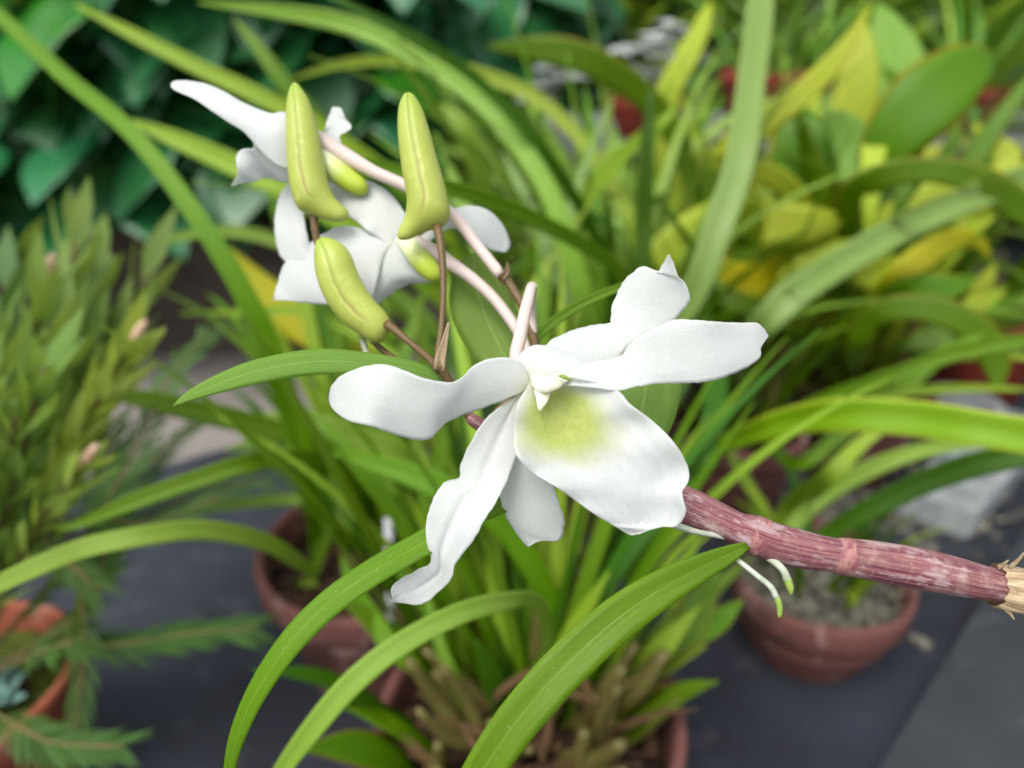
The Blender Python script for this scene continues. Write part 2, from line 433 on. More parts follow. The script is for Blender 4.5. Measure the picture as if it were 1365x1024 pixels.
# cane
cane = tube('cane', [(625, 556, .165, 15), (640, 566, .165, 19), (690, 592, .166, 26), (760, 622, .166, 40), (840, 650, .164, 48), (911, 673, .161, 51), (959, 694, .159, 46),
     (985, 705, .158, 43), (999, 710, .157, 50), (1031, 723, .157, 53), (1076, 734, .156, 50), (1112, 740, .155, 45), (1128, 742, .155, 49), (1167, 748, .155, 53), (1235, 760, .155, 55),
     (1303, 775, .155, 47), (1324, 779, .155, 44), (1400, 795, .155, 50), (1500, 822, .155, 54), (1620, 860, .156, 52)], 'cane', orc, n=110, sides=36)
def sheath(pts, flare=0):
    o = tube('sheath', pts, 'sheath', orc, n=18, sides=30, cap=False)
    me = o.data
    for i, v in enumerate(me.vertices):
        v.co += noise.noise_vector(v.co * 90) * .0009 + RT * (.0022 * abs(noise.noise(Vector((0, v.co.y, v.co.z)) * 420)) * (1 if i < 62 else 0)) + (CAM - v.co).normalized() * (.00035 * math.sin((i % 31) * 2.03))
    return o
def ring(pts):
    o = tube('node_ring', pts, 'ring', orc, n=16, sides=60, cap=False)
    for i, v in enumerate(o.data.vertices):
        v.co += RT * (.0016 * noise.noise(v.co * 130) * (1 if i > 200 else .6))
sheath([(1324, 779, .155, 53), (1345, 784, .155, 58), (1400, 795, .155, 62), (1460, 811, .155, 62)])
ring([(995, 708, .157, 47), (1000, 710.5, .157, 50), (1008, 714, .157, 51.5), (1016, 717, .157, 51.8)])
ring([(1112, 740, .155, 45), (1118, 741, .155, 47.5), (1126, 742, .155, 49.3), (1135, 743.5, .155, 49.8)])
for x, y, dx, dy in ((1330, 757, 14, -10), (1345, 757, 22, -22), (1340, 812, 12, 14)):
    pleaf([(x, y, .1535, 5), (x + dx * .5, y + dy * .4, .153, 4), (x + dx, y + dy, .152, 1)], 'sheath', orc, n=8, name='sheath', fold=.4)
# flower stalk
tube('flower_stalk', [(640, 568, .167, 13), (618, 545, .167, 13), (600, 512, .166, 12), (588, 490, .165, 13), (580, 482, .165, 10)], 'stalk', orc, n=20)
tube('flower_stalk', [(586, 494, .165, 10), (572, 478, .168, 10), (548, 458, .172, 9), (530, 443, .174, 11), (516, 432, .176, 13)], 'stalk', orc, n=22)
tube('flower_stalk', [(583, 493, .166, 12), (585, 465, .168, 10), (589, 430, .17, 8.5), (591, 380, .172, 9), (588, 330, .174, 11), (583, 302, .176, 13)], 'stalk', orc, n=30)
tube('flower_stalk', [(600, 506, .17, 9), (560, 495, .176, 9), (520, 474, .18, 8), (490, 446, .184, 8), (455, 390, .187, 8), (425, 330, .188, 9), (417, 278, .188, 13)], 'stalk', orc, n=36)
tube('flower_stalk', [(640, 575, .172, 12), (680, 530, .176, 12), (712, 480, .18, 12), (711, 450, .181, 13), (700, 415, .182, 12), (680, 380, .184, 12.5), (668, 366, .184, 14.5), (655, 350, .185, 10)], 'stalk', orc, n=36)
pleaf([(585, 494, .1645, 14), (588, 474, .1645, 13), (593, 455, .1645, 8), (598, 430, .1645, 2)], 'sheath', orc, n=10, name='bract', fold=.5)
pleaf([(668, 372, .183, 9), (676, 362, .183, 8), (676, 350, .183, 2)], 'stalk', orc, n=8, name='bract', fold=.5)
# buds
budloft(Z1([(514, 82), (505, 96), (492, 150), (489, 240), (492, 330), (499, 420), (512, 490), (535, 538), (575, 555), (620, 572), (665, 583), (694, 580), (706, 574)]),
        Z1([(519, 81), (532, 88), (566, 135), (592, 205), (612, 290), (625, 370), (637, 430), (652, 472), (668, 500), (688, 520), (705, 535), (715, 550), (711, 566)]), .187, orc, label='tall lime bud at the upper left with its foot to the right')
budloft(Z1([(926, 117), (912, 124), (893, 170), (889, 250), (896, 330), (907, 410), (921, 480), (921, 530), (911, 570), (898, 600), (888, 622), (888, 638)]),
        Z1([(932, 117), (950, 128), (980, 180), (1006, 260), (1031, 350), (1053, 425), (1071, 500), (1077, 565), (1045, 600), (985, 618), (930, 645), (896, 646)]), .178, orc, label='tallest lime bud with its foot to the left')
budloft(Z1([(606, 643), (594, 660), (590, 710), (598, 775), (620, 840), (655, 900), (700, 950), (750, 985), (795, 1014), (825, 1016), (840, 1008)]),
        Z1([(616, 637), (650, 640), (690, 660), (722, 700), (745, 760), (775, 820), (812, 870), (845, 905), (864, 940), (862, 970), (848, 1000)]), .178, orc, label='short curved green bud lowest of the three')

def flower(label):
    o = bpy.data.objects.new('flower', None); col.objects.link(o); o.parent = orc
    o.location = (0, 0, 0); o['_o'] = orc['_o']; o['label'] = label; o.empty_display_size = .01
    return o
# main flower
f1 = flower('large open white flower facing front with yellow green throat')
petal('petal', Z2([(590, 400), (570, 345), (540, 324), (500, 321), (445, 335), (400, 375), (370, 389), (300, 378), (240, 355), (190, 340), (130, 346), (75, 368), (46, 398), (37, 430)]),
      Z2([(585, 405), (555, 420), (510, 440), (450, 462), (380, 488), (345, 510), (315, 543), (270, 545), (215, 530), (150, 508), (92, 494), (52, 466), (38, 440)]),
      [.1505, .149, .147, .1465, .149, .154], [.151, .152, .153, .150, .1475, .153], f1, camber=.0016, ripple=.0012, freq=5)
# upper sepal, turned up
petal('sepal', Z2([(590, 400), (565, 370), (552, 330), (572, 300), (600, 288), (634, 286), (640, 275), (680, 256), (720, 241), (770, 230), (804, 226), (812, 180), (838, 120), (870, 85), (900, 71), (930, 92), (945, 75), (964, 40)]),
      Z2([(640, 395), (690, 370), (740, 345), (790, 330), (830, 320), (850, 295), (890, 262), (930, 240), (970, 228), (990, 210), (1015, 180), (1024, 155), (1012, 120), (990, 98), (984, 75), (966, 39)]),
      [.151, .153, .156, .159, .160, .158, .155], [.150, .152, .155, .157, .157, .154, .153], f1, camber=.001, ripple=.0008, n=60)
# right petal, in front of it
petal('petal', Z2([(640, 392), (680, 366), (740, 336), (790, 324), (832, 316), (862, 280), (905, 250), (950, 230), (985, 217), (1045, 219), (1100, 223), (1160, 226), (1205, 226), (1228, 245)]),
      Z2([(650, 398), (700, 398), (760, 404), (828, 411), (880, 400), (940, 392), (1000, 391), (1080, 385), (1150, 362), (1200, 335), (1218, 315), (1217, 295), (1238, 262)]),
      [.1495, .151, .1515, .150, .149, .150, .153], [.1475, .147, .148, .149, .150, .1515, .153], f1, camber=.0012, ripple=.0008, n=60)
# the folded rim of the right petal's end
# lower left sepal
petal('sepal', Z2([(575, 405), (545, 428), (515, 448), (468, 487), (420, 560), (397, 615), (393, 650), (355, 660), (322, 708), (303, 780), (306, 830), (316, 878), (272, 904), (218, 936), (208, 962), (214, 980), (206, 987)]),
      Z2([(585, 410), (560, 440), (560, 500), (556, 560), (535, 630), (500, 705), (470, 752), (432, 820), (385, 882), (372, 925), (335, 965), (300, 992), (270, 997), (232, 990), (207, 990)]),
      [.1515, .153, .1545, .155, .151, .150, .152, .149], [.1515, .1535, .153, .150, .1485, .150, .153, .150], f1, camber=-.0008, ripple=.001, keel=.0007, n=64)
# lower sepal
petal('sepal', Z2([(560, 420), (530, 500), (508, 600), (502, 690), (520, 753), (545, 795), (577, 836)]),
      Z2([(600, 420), (620, 500), (640, 600), (652, 672), (664, 710), (680, 768), (670, 818), (640, 822), (612, 822), (582, 838)]),
      [.153, .1555, .158, .160, .162], [.153, .1555, .1575, .159, .161], f1, camber=.001, ripple=.0007)
# lip
petal('lip', Z2([(592, 385), (565, 425), (552, 450), (546, 490), (542, 550), (552, 590), (590, 632), (655, 672), (720, 718), (765, 750), (812, 778), (858, 805)]),
      Z2([(655, 368), (720, 378), (780, 392), (828, 412), (862, 450), (925, 497), (980, 553), (1012, 605), (1022, 650), (1003, 690), (1012, 742), (992, 780), (945, 784), (902, 797), (864, 806)]),
      [.1485, .1465, .1445, .1435, .1445, .147, .149], [.1475, .1465, .1455, .1445, .1435, .1445, .148], f1, mat='lip', camber=-.0055, ripple=.0013, freq=9, n=70, m=30, crumple=.0007)
# column with anther cap
tube('column', [(712, 500, .1495, 12), (720, 512, .1475, 22), (723, 524, .1462, 21), (722, 535, .1457, 15), (720, 543, .1457, 8), (720, 548, .1458, 2)], 'column', f1, n=22, squash=.4)
petal('column_wing', [(708, 512), (722, 505), (735, 500), (748, 498)], [(712, 523), (728, 524), (745, 518), (760, 505)], [.1475, .146, .146, .1475], [.147, .1445, .1448, .147], f1, mat='column', camber=.0015, n=16, m=10)
tube('anther_cap', [(744, 501, .1442, 1.5), (750, 502, .144, 5), (757, 505, .1438, 4), (762, 507, .1438, 1)], 'anther', f1, n=10)
tube('pedicel', [(700, 500, .153, 20), (688, 478, .155, 18), (693, 450, .158, 18), (698, 425, .16, 17), (704, 400, .164, 15.5), (708, 384, .168, 14), (709, 382, .173, 14), (708, 400, .178, 13), (709, 425, .181, 12), (711, 450, .181, 11)], 'pedicel', f1, n=44, sides=18)
# flower behind, top left
f2 = flower('side on white flower at the upper left behind the tall bud')
tube('pedicel', Z1([])or [(418, 185, .192, 27), (437, 195, .192, 24), (460, 208, .192, 22), (500, 230, .191, 17), (545, 250, .190, 15.5), (600, 284, .188, 16), (638, 330, .186, 15), (668, 367, .184, 15)], 'pedicel', f2, n=40, sides=18)
petal('petal', Z1([(76, 82), (100, 74), (180, 80), (260, 110), (340, 155), (430, 190), (490, 188), (560, 230), (620, 275)][::-1]),
      Z1([(74, 96), (95, 112), (160, 142), (230, 190), (290, 230), (340, 262), (400, 330), (480, 390), (590, 370)][::-1]),
      [.192, .190, .191, .194, .196], [.191, .188, .189, .191, .194], f2, camber=.003)
petal('lip', Z1([(560, 230), (470, 230), (400, 260), (372, 290), (370, 318), (330, 320), (308, 355), (315, 410), (290, 450)]),
      Z1([(640, 330), (600, 380), (560, 420), (510, 438), (470, 438), (420, 424), (370, 438), (330, 442), (296, 454)]),
      [.192, .191, .192, .194, .196], [.194, .196, .198, .198, .198], f2, camber=.003, ripple=.002, freq=7)
petal('sepal', Z1([(600, 330), (610, 280), (625, 255), (638, 212), (655, 170)]), Z1([(690, 320), (686, 295), (682, 272), (724, 242), (700, 208), (686, 174), (662, 168)]),
      [.194, .195, .197, .2], [.193, .193, .196, .199], f2, camber=-.002, ripple=.001)
tube('spur', Z1([])or [(420, 205, .193, 34), (440, 222, .192, 32), (462, 238, .192, 30), (480, 250, .192, 24), (488, 256, .192, 10)], 'spur', f2, n=20, sides=20)
# flower behind, middle
f3 = flower('white flower seen from behind in the middle with green spur')
tube('pedicel', [(548, 325, .188, 28), (580, 338, .187, 22), (600, 351, .186, 18), (630, 372, .185, 16), (660, 400, .184, 15), (688, 438, .182, 15), (704, 470, .18, 13)], 'pedicel', f3, n=34, sides=18)
petal('petal', Z1([(930, 640), (925, 570), (870, 487), (800, 440), (720, 430), (640, 440)]), Z1([(880, 670), (830, 645), (790, 620), (740, 580), (700, 550), (640, 500)]),
      [.191, .194, .196, .199], [.190, .190, .192, .197], f3, camber=.002, ripple=.001)
petal('petal', Z1([(900, 640), (830, 632), (750, 603), (680, 597), (620, 625), (580, 655), (540, 700), (486, 728), (462, 790), (443, 855)]),
      Z1([(900, 670), (862, 680), (835, 730), (812, 800), (795, 866), (740, 872), (660, 880), (590, 876), (520, 868), (446, 862)]),
      [.191, .192, .195, .198, .2], [.190, .188, .189, .194, .199], f3, camber=.0035, ripple=.001)
petal('petal', Z1([(620, 800), (560, 790), (495, 735), (457, 680), (447, 590), (458, 510), (490, 448), (512, 438)]),
      Z1([(650, 780), (612, 740), (585, 700), (568, 640), (556, 580), (552, 520), (545, 470), (520, 438)]),
      [.197, .198, .2, .202, .203], [.196, .1955, .197, .2, .203], f3, camber=.002, ripple=.001)
petal('sepal', Z1([(880, 640), (850, 690), (820, 770), (803, 850), (806, 880)]), Z1([(930, 640), (985, 720), (1035, 790), (990, 800), (930, 805), (870, 838), (815, 882)]),
      [.190, .189, .190, .192], [.189, .189, .192, .194], f3, camber=.002)
petal('sepal', Z1([(950, 650), (1010, 600), (1070, 545), (1150, 523), (1220, 543), (1270, 598), (1294, 655)]), Z1([(960, 680), (1020, 640), (1080, 605), (1130, 620), (1180, 655), (1225, 682), (1275, 690), (1292, 670)]),
      [.191, .193, .196, .2], [.190, .191, .193, .199], f3, camber=.002)
tube('spur', [(537, 316, .188, 22), (552, 336, .186, 28), (568, 354, .185, 29), (580, 368, .185, 22), (584, 374, .185, 8)], 'spur', f3, n=20, sides=20)
# leaves of this orchid
pleaf([(612, 520, .17, 10), (560, 496, .168, 22), (500, 487, .165, 30), (440, 483, .162, 35), (390, 487, .16, 35), (330, 500, .158, 32), (280, 517, .158, 22), (250, 530, .158, 12), (232, 541, .158, 2)], 'leaf_pale', orc, n=36, fold=.15, camber=.25, roll=.3)
pleaf([(740, 640, .168, 20), (680, 665, .162, 32), (620, 690, .156, 34), (570, 722, .152, 36), (500, 762, .149, 37), (440, 805, .147, 38), (390, 855, .146, 36), (345, 920, .146, 30), (316, 985, .147, 22), (304, 1040, .149, 12), (300, 1080, .15, 2)], 'leaf_main', orc, n=44, fold=.12, camber=.2, roll=.35)
pleaf([(998, 726, .1545, 8), (975, 737, .153, 22), (935, 756, .150, 36), (880, 785, .147, 50), (820, 826, .144, 58), (760, 880, .141, 60), (705, 940, .139, 60), (660, 1000, .138, 56), (625, 1060, .138, 46), (600, 1140, .138, 20), (596, 1170, .138, 3)], 'leaf_main', orc, n=48, fold=.22, camber=.1, roll=-.25)
pleaf([(700, 560, .185, 30), (685, 500, .187, 55), (660, 450, .19, 80), (643, 410, .192, 84), (634, 375, .194, 68), (632, 352, .195, 40), (634, 338, .196, 4)], 'leaf_pale', orc, n=26, fold=.1, camber=.15)
pleaf([(800, 640, .178, 20), (830, 610, .178, 50), (850, 570, .18, 80), (860, 520, .182, 92), (862, 470, .185, 80), (860, 430, .188, 40), (858, 405, .19, 4)], 'leaf_pale', orc, n=26, fold=.15, camber=.1)
pleaf([(700, 470, .186, 10), (725, 440, .19, 13), (770, 408, .195, 13), (830, 382, .2, 10), (870, 372, .21, 3)], 'strap', orc, n=20, fold=.3)
# aerial roots
def aroot(pts, tip):
    r = tube('aerial_root', pts, 'root', orc, n=26, sides=12)
    q = tube('root_tip', tip, 'root_tip', r, n=10, sides=12)
    q.location = (0, 0, 0)
aroot([(890, 696, .160, 11), (925, 708, .157, 8), (955, 714, .157, 7), (985, 722, .158, 7), (1000, 735, .158, 8)], [(890, 696, .16, 11.2), (884, 692, .16, 9), (880, 690, .161, 3)])
aroot([(970, 735, .156, 8), (990, 752, .154, 7), (1010, 768, .153, 7.5), (1027, 782, .152, 8), (1035, 797, .152, 8.5)], [(1035, 796, .152, 8.8), (1039, 808, .152, 8.5), (1039, 820, .152, 6), (1038, 824, .152, 1)])
aroot([(1022, 742, .156, 9), (1036, 752, .154, 10), (1045, 762, .153, 10), (1049, 772, .153, 11)], [(1049, 771, .153, 11.2), (1053, 783, .153, 10), (1054, 790, .153, 6), (1053, 794, .153, 1)])
aroot([(600, 520, .172, 7), (560, 515, .174, 7), (510, 500, .178, 7), (492, 478, .18, 8), (484, 455, .182, 9)], [(484, 456, .182, 9.2), (481, 445, .183, 8), (480, 438, .183, 2)])

# ------------------------------------------------------------------ pots
def pot(c, r, h, mat, label, fill='bark', group=None, rimh=.024, chips=60, chipmat='chip', mound=.012):
    """c = centre of the rim's top"""
    base = Vector((c.x, c.y, c.z - h))
    t = thing('terracotta_pot', label, 'flower pot', tuple(base), group)
    prof = [(.0, 0), (.62 * r, 0), (.66 * r, .004), (.86 * r, h - rimh - .002), (.87 * r, h - rimh), (.965 * r, h - rimh + .001), (.985 * r, h - rimh + .004), (1.0 * r, h - .005),
            (.99 * r, h - .001), (.965 * r, h), (.93 * r, h), (.91 * r, h - .003), (.885 * r, h - .03), (.86 * r, h - .04)]
    V = []; Fc = []; n = 56
    sd = R.random() * 20
    for rr, z in prof:
        for j in range(n):
            a = 2 * PI * j / n; k = 1 + .012 * noise.noise(Vector((math.cos(a) * 2, math.sin(a) * 2, z * 20 + sd)))
            V.append(base + Vector((math.cos(a) * rr * k, math.sin(a) * rr * k, z + .0015 * noise.noise(Vector((math.cos(a) * 3, math.sin(a) * 3, sd))) * (z > .01))))
    for i in range(len(prof) - 1):
        for j in range(n): a = i * n + j; b = i * n + (j + 1) % n; Fc.append((a, b, b + n, a + n))
    k_rim = [f for f in Fc if f[0] // n >= 4]; k_body = [f for f in Fc if f[0] // n < 4]
    def sub(fs, name):
        idx = sorted({i for f in fs for i in f}); mp = {v: i for i, v in enumerate(idx)}
        return mesh(name, [V[i] for i in idx], [tuple(mp[i] for i in f) for f in fs], mat, t)
    sub(k_body, 'pot_body'); sub(k_rim, 'rim')
    V = []; Fc = []; m = 14; n2 = 36; zt = h - .022
    for i in range(m + 1):
        for j in range(n2):
            a = 2 * PI * j / n2; rr = .885 * r * i / m
            p = Vector((math.cos(a) * rr, math.sin(a) * rr, zt + mound * (1 - (i / m) ** 2)))
            p.z += .007 * noise.noise(p * 70 + Vector((sd, 0, 0))); V.append(base + p)
    for i in range(m):
        for j in range(n2): a = i * n2 + j; b = i * n2 + (j + 1) % n2; Fc.append((a, a + n2, b + n2, b))
    mesh('potting_mix', V, Fc, fill, t)
    # loose chips lying on the mix, one mesh: the mix's own texture
    V = []; Fc = []
    for q in range(chips):
        a = R.random() * 2 * PI; rr = .84 * r * math.sqrt(R.random()); s = R.uniform(.004, .011) * (r / .07)
        cc = base + Vector((math.cos(a) * rr, math.sin(a) * rr, zt + mound * (1 - (rr / r) ** 2) + s * .25))
        Mx = Matrix.Rotation(R.random() * 6, 3, Vector((R.random() - .5, R.random() - .5, R.random())).normalized())
        k = len(V); dims = Vector((s, s * R.uniform(.5, .9), s * R.uniform(.25, .6)))
        for sx in (-1, 1):
            for sy in (-1, 1):
                for sz in (-1, 1): V.append(cc + Mx @ Vector((sx * dims.x * R.uniform(.6, 1), sy * dims.y * R.uniform(.6, 1), sz * dims.z * R.uniform(.6, 1))) * .6)
        for f in ((0, 1, 3, 2), (4, 6, 7, 5), (0, 4, 5, 1), (2, 3, 7, 6), (0, 2, 6, 4), (1, 5, 7, 3)): Fc.append(tuple(k + i for i in f))
    if chips: o = mesh('potting_mix', V, Fc, chipmat, t, smooth=False); o['kind'] = 'stuff'
    return base

cF = PZ(706, 952, .115); rF = 208 * depth(cF) / F
cL = PZ(496, 722, .11); rL = 153 * depth(cL) / F
cR = PZ(1093, 758, .072); rR = 120 * depth(cR) / F
cB = PZ(-66, 905, .10); rB = 156 * depth(cB) / F
pot(cF, rF, .115, 'clay', 'large terracotta pot of canes at the bottom centre below the white flower', chips=110)
pot(cL, rL, .11, 'clay', 'dull red clay pot left of centre', chips=70)
pot(cR, rR, .072, 'clay', 'terracotta pot with pale gravel under the purple cane', fill='gravel', chipmat='gravel', chips=120)
pot(cB, rB, .10, 'clay_orange', 'bright orange clay pot in the bottom left corner', fill='moss', chips=20)

# bench --------------------------------------------------------------
A = PZ(128, 652, 0); B = PZ(345, 590, 0); dr = (B - A).normalized()
pL = A - dr * .9; pR = A + dr * 3.2
nrm = Vector((dr.y, -dr.x, 0))
bench = thing('plant_bench', 'long staging bench covered with dark slate weed cloth under the pots', 'bench', (0, .4, -.4))
def slab(name, poly, z0, z1, mat, parent, bev=.004):
    n = len(poly); V = [Vector((p[0], p[1], z1)) for p in poly] + [Vector((p[0], p[1], z0)) for p in poly]
    Fc = [tuple(range(n))] + [tuple(reversed(range(n, 2 * n)))] + [(i, i + n, (i + 1) % n + n, (i + 1) % n) for i in range(n)]
    o = mesh(name, V, Fc, mat, parent, smooth=False)
    b = o.modifiers.new('bevel', 'BEVEL'); b.width = bev; b.segments = 3
    return o
near = 1.6
poly = [pL, pR, pR + nrm * near, pL + nrm * near]
if (Vector((poly[1].x - poly[0].x, poly[1].y - poly[0].y))).cross(Vector((poly[2].x - poly[1].x, poly[2].y - poly[1].y))) < 0: poly.reverse()
slab('bench_top', poly, -.03, -.001, 'frame', bench)
# the cloth: a gridded sheet with slight rucks
def sheet(name, o, ux, uy, nx, ny, mat, parent, amp, z, skirt=0):
    V = []; Fc = []
    for i in range(nx + 1):
        for j in range(ny + 1):
            p = o + ux * (i / nx) + uy * (j / ny)
            zz = z + amp * (noise.noise(Vector((p.x * 5, p.y * 5, 3))) + .5 * noise.noise(Vector((p.x * 16, p.y * 5, 9))) + 1.0) * .7
            V.append(Vector((p.x, p.y, zz)))
    for i in range(nx):
        for j in range(ny): a = i * (ny + 1) + j; Fc.append((a, a + 1, a + ny + 2, a + ny + 1))
    return mesh(name, V, Fc, mat, parent)
sheet('weed_cloth', pL, pR - pL, nrm * near, 150, 70, 'cloth', bench, .004, .001)
for k in (0, .33, .66, 1):
    for q in (.04, .96):
        b = pL + (pR - pL) * (.02 + .96 * k) + nrm * near * q
        slab('leg', [(b.x - .02, b.y - .02), (b.x + .02, b.y - .02), (b.x + .02, b.y + .02), (b.x - .02, b.y + .02)], -.4, -.031, 'frame', bench)
# board at the right, its cloth coloured lighter as if lit
e1 = PZ(1378, 690, .02); e2 = PZ(1150, 1060, .02); ed = (e2 - e1)
m_ = thing('mat_board', 'grey cloth covered board in the lower right corner, brighter light painted in', 'mat', (e2.x, e2.y, 0.006))
q1 = e1 - ed * .8; q2 = e2 + ed * .8
poly = [q2, q2 + Vector((.7, 0.1, 0)), q1 + Vector((.7, 0.1, 0)), q1]
slab('board', poly, .0075, .019, 'frame', m_, .003)
sheet('lit_cloth', Vector((q1.x, q1.y, 0)), Vector((.7, .1, 0)), Vector(((q2 - q1).x, (q2 - q1).y, 0)), 50, 50, 'cloth_lit', m_, .002, .0205)

# setting --------------------------------------------------------------
gz = -.4
o = mesh('ground', [(-60, -60, gz - .004), (60, -60, gz - .004), (60, 60, gz - .004), (-60, 60, gz - .004)], [(0, 1, 2, 3)], 'ground'); tag(o, 'bare brown ground around the planting', None, kind='structure')
o = mesh('path', [(-5, -3, gz), (6, -3, gz), (6, 1.95, gz), (-5, 1.95, gz)], [(0, 1, 2, 3)], 'floor'); tag(o, 'pale concrete path behind the bench', None, kind='structure')
wt = thing('stone_wall', 'low dark stained stone wall beneath the glossy shrub', 'wall', (-.9, 1.95, gz))
def rough_box(name, x0, x1, y0, y1, z0, z1, mat, parent, nx, nz, amp):
    V = []; Fc = []
    def grid(f, a, b):
        k = len(V)
        for i in range(a + 1):
            for j in range(b + 1):
                p = f(i / a, j / b); V.append(p + noise.noise_vector(p * 5) * amp + noise.noise_vector(p * 17) * amp * .4)
        for i in range(a):
            for j in range(b): q = k + i * (b + 1) + j; Fc.append((q, q + 1, q + b + 2, q + b + 1))
    grid(lambda u, v: Vector((x0 + (x1 - x0) * u, y0, z0 + (z1 - z0) * v)), nx, nz)
    grid(lambda u, v: Vector((x0 + (x1 - x0) * u, y0 + (y1 - y0) * v, z1)), nx, 6)
    grid(lambda u, v: Vector((x1, y0 + (y1 - y0) * u, z0 + (z1 - z0) * v)), 6, nz)
    grid(lambda u, v: Vector((x0, y0 + (y1 - y0) * u, z0 + (z1 - z0) * v)), 6, nz)
    return mesh(name, V, Fc, mat, parent)
rough_box('wall_face', -3.2, 4.2, 1.9, 2.15, gz, -.04, 'wall', wt, 160, 14, .012)
o = mesh('planting_bed', [(-3.2, 2.13, -.07), (4.2, 2.13, -.07), (4.2, 4.5, -.05), (-3.2, 4.5, -.05)], [(0, 1, 2, 3)], 'soil'); tag(o, 'dark soil of the raised bed', None, kind='structure')

# broad leaved shrubs -----------------------------------------------------
def shrub(label, c, rad, nleaf, seed, size=(.17, .27), lite=.14):
    rr = random.Random(seed)
    t = thing('broadleaf_shrub', label, 'shrub', tuple(c), 'glossy broad leaved shrubs on the wall')
    stems = []
    for k in range(7):
        a = rr.random() * 2 * PI; top = Vector(c) + Vector((math.cos(a) * rad[0] * .8, math.sin(a) * rad[1] * .7, rad[2] * rr.uniform(.5, 1.7)))
        mid = Vector(c).lerp(top, .5) + Vector((0, 0, .1))
        tube('stem', [(Vector(c), .012), (mid, .009), (top, .004)], 'stem', t, n=10, sides=8, px=False)
    sv = []
    for k in range(nleaf):
        u = rr.uniform(-.42, 1.05); a = rr.uniform(PI * 1.0, PI * 2.0)
        p = Vector(c) + Vector((math.cos(a) * rad[0] * rr.uniform(.3, 1.05), math.sin(a) * rad[1] * rr.uniform(.35, 1.05), rad[2] * (.75 + u * 1.0)))
        L = rr.uniform(*size); lt = rr.random() < lite
        arc_leaf(p, 1.5 * PI + rr.uniform(-1.1, 1.1), rr.uniform(-1.0, -.25), L, L * rr.uniform(.55, .72), rr.uniform(.2, .6), 'shrub_lite' if lt else 'shrub', t, n=10, shape='ovate', nu=6,
                 fold=.12, wave=.04, roll=rr.uniform(-.35, .35))
    # inner mass of older leaves
    V = []; Fc = []; U = []
    for k in range(420):
        a = rr.uniform(0, 2 * PI); q = rr.random() ** .5
        p = Vector(c) + Vector((math.cos(a) * rad[0] * q, math.sin(a) * rad[1] * q * .8 + .06, rad[2] * rr.uniform(.35, 1.8)))
        az = rr.uniform(PI, 2 * PI); e = rr.uniform(-1.1, .1); d = Vector((math.cos(az) * math.cos(e), math.sin(az) * math.cos(e), math.sin(e)))
        s = Vector((-math.sin(az), math.cos(az), rr.uniform(-.4, .4))).normalized(); L = rr.uniform(*size)
        b = len(V)
        for (f, w) in ((0, .1), (.25, .62), (.6, .66), (.85, .3), (1, .02)):
            for sg in (-1, 1): V.append(p + d * L * f + s * sg * w * L * .5 + Vector((0, 0, -.25 * L * f * f))); U.append(((sg + 1) / 2, f))
        for i in range(4): Fc.append((b + 2 * i, b + 2 * i + 1, b + 2 * i + 3, b + 2 * i + 2))
    o = mesh('inner_foliage', V, Fc, 'shrub', t, U); o['kind'] = 'stuff'
shrub('dark glossy shrub at the far left edge above the wall', (-1.35, 2.0, -.05), (.45, .34, .34), 75, 1)
shrub('glossy blue green shrub behind the side on white flower', (-.75, 1.98, -.02), (.48, .36, .36), 90, 2)
shrub('dark shrub above the two tall buds, right of the other shrubs', (-.22, 2.1, .0), (.42, .32, .34), 75, 3, lite=.05)


# ------------------------------------------------------------------ strap leaved plants in the pots
def base_in(c, r, a, q): return Vector((c.x + math.cos(a) * r * q, c.y + math.sin(a) * r * q, c.z - .015))
def end_at(v, w):  # a pot position as a (photo x, photo y, distance, width) tuple
    r = v - CAM; d = r.dot(FWD)
    return (682.5 + F * r.dot(RT) / d, 512 - F * r.dot(UP) / d, d, w)
def canes(t, c, r, n, hl, rr, dry=.5, lean=.5, fat=1):
    for k in range(n):
        a = rr.random() * 2 * PI; q = rr.uniform(.05, .7); b = base_in(c, r, a, q); L = rr.uniform(*hl)
        d = Vector((math.cos(a) * lean * rr.random() + rr.uniform(-.2, .2), math.sin(a) * lean * rr.random(), 1)).normalized()
        side = Vector((rr.uniform(-1, 1), rr.uniform(-1, 1), 0)) * .006
        f = fat * rr.uniform(.5, .85)
        o = tube('pseudobulb', [(b, .003 * f), (b + d * L * .3 + side, .0062 * f), (b + d * L * .6, .0058 * f), (b + d * L, .003 * f)], 'pseudo', t, n=12, sides=10, px=False)
        if rr.random() < dry:
            V = []; a2 = rr.random() * 6
            arc_leaf(b + d * L * .2, a2, 1.0, L * rr.uniform(.5, 1.0), rr.uniform(.003, .007), rr.uniform(.2, 1.4), 'dry', t, n=9, name='dry_sheath', fold=.5, nu=4)
def debris(t, c, r, n, rr):
    for k in range(n):
        a = rr.random() * 2 * PI; b = base_in(c, r, a, rr.uniform(0, .75)) + Vector((0, 0, .008))
        arc_leaf(b, rr.random() * 6.3, rr.uniform(-.1, .9), rr.uniform(.02, .06), rr.uniform(.0015, .005), rr.uniform(-.4, 1.5), 'dry', t, n=8, name='dry_sheath', fold=.5, nu=3, curl=rr.uniform(-1, 1))
def tuft(t, c, r, n, L, W, el, droop, mats, rr, az=(0, 6.283), q=.5, name='leaf', shape='strap'):
    for k in range(n):
        a = rr.uniform(*az); b = base_in(c, r, a + rr.uniform(-.5, .5), rr.uniform(0, q))
        arc_leaf(b, a, rr.uniform(*el), rr.uniform(*L), rr.uniform(*W), rr.uniform(*droop), rr.choice(mats), t, n=18, shape=shape, name=name, fold=rr.uniform(.1, .4), roll=rr.uniform(-.5, .5), twist=rr.uniform(-.4, .4), curl=rr.uniform(-.4, .4))
GR = 'strap leaved orchids on the bench'
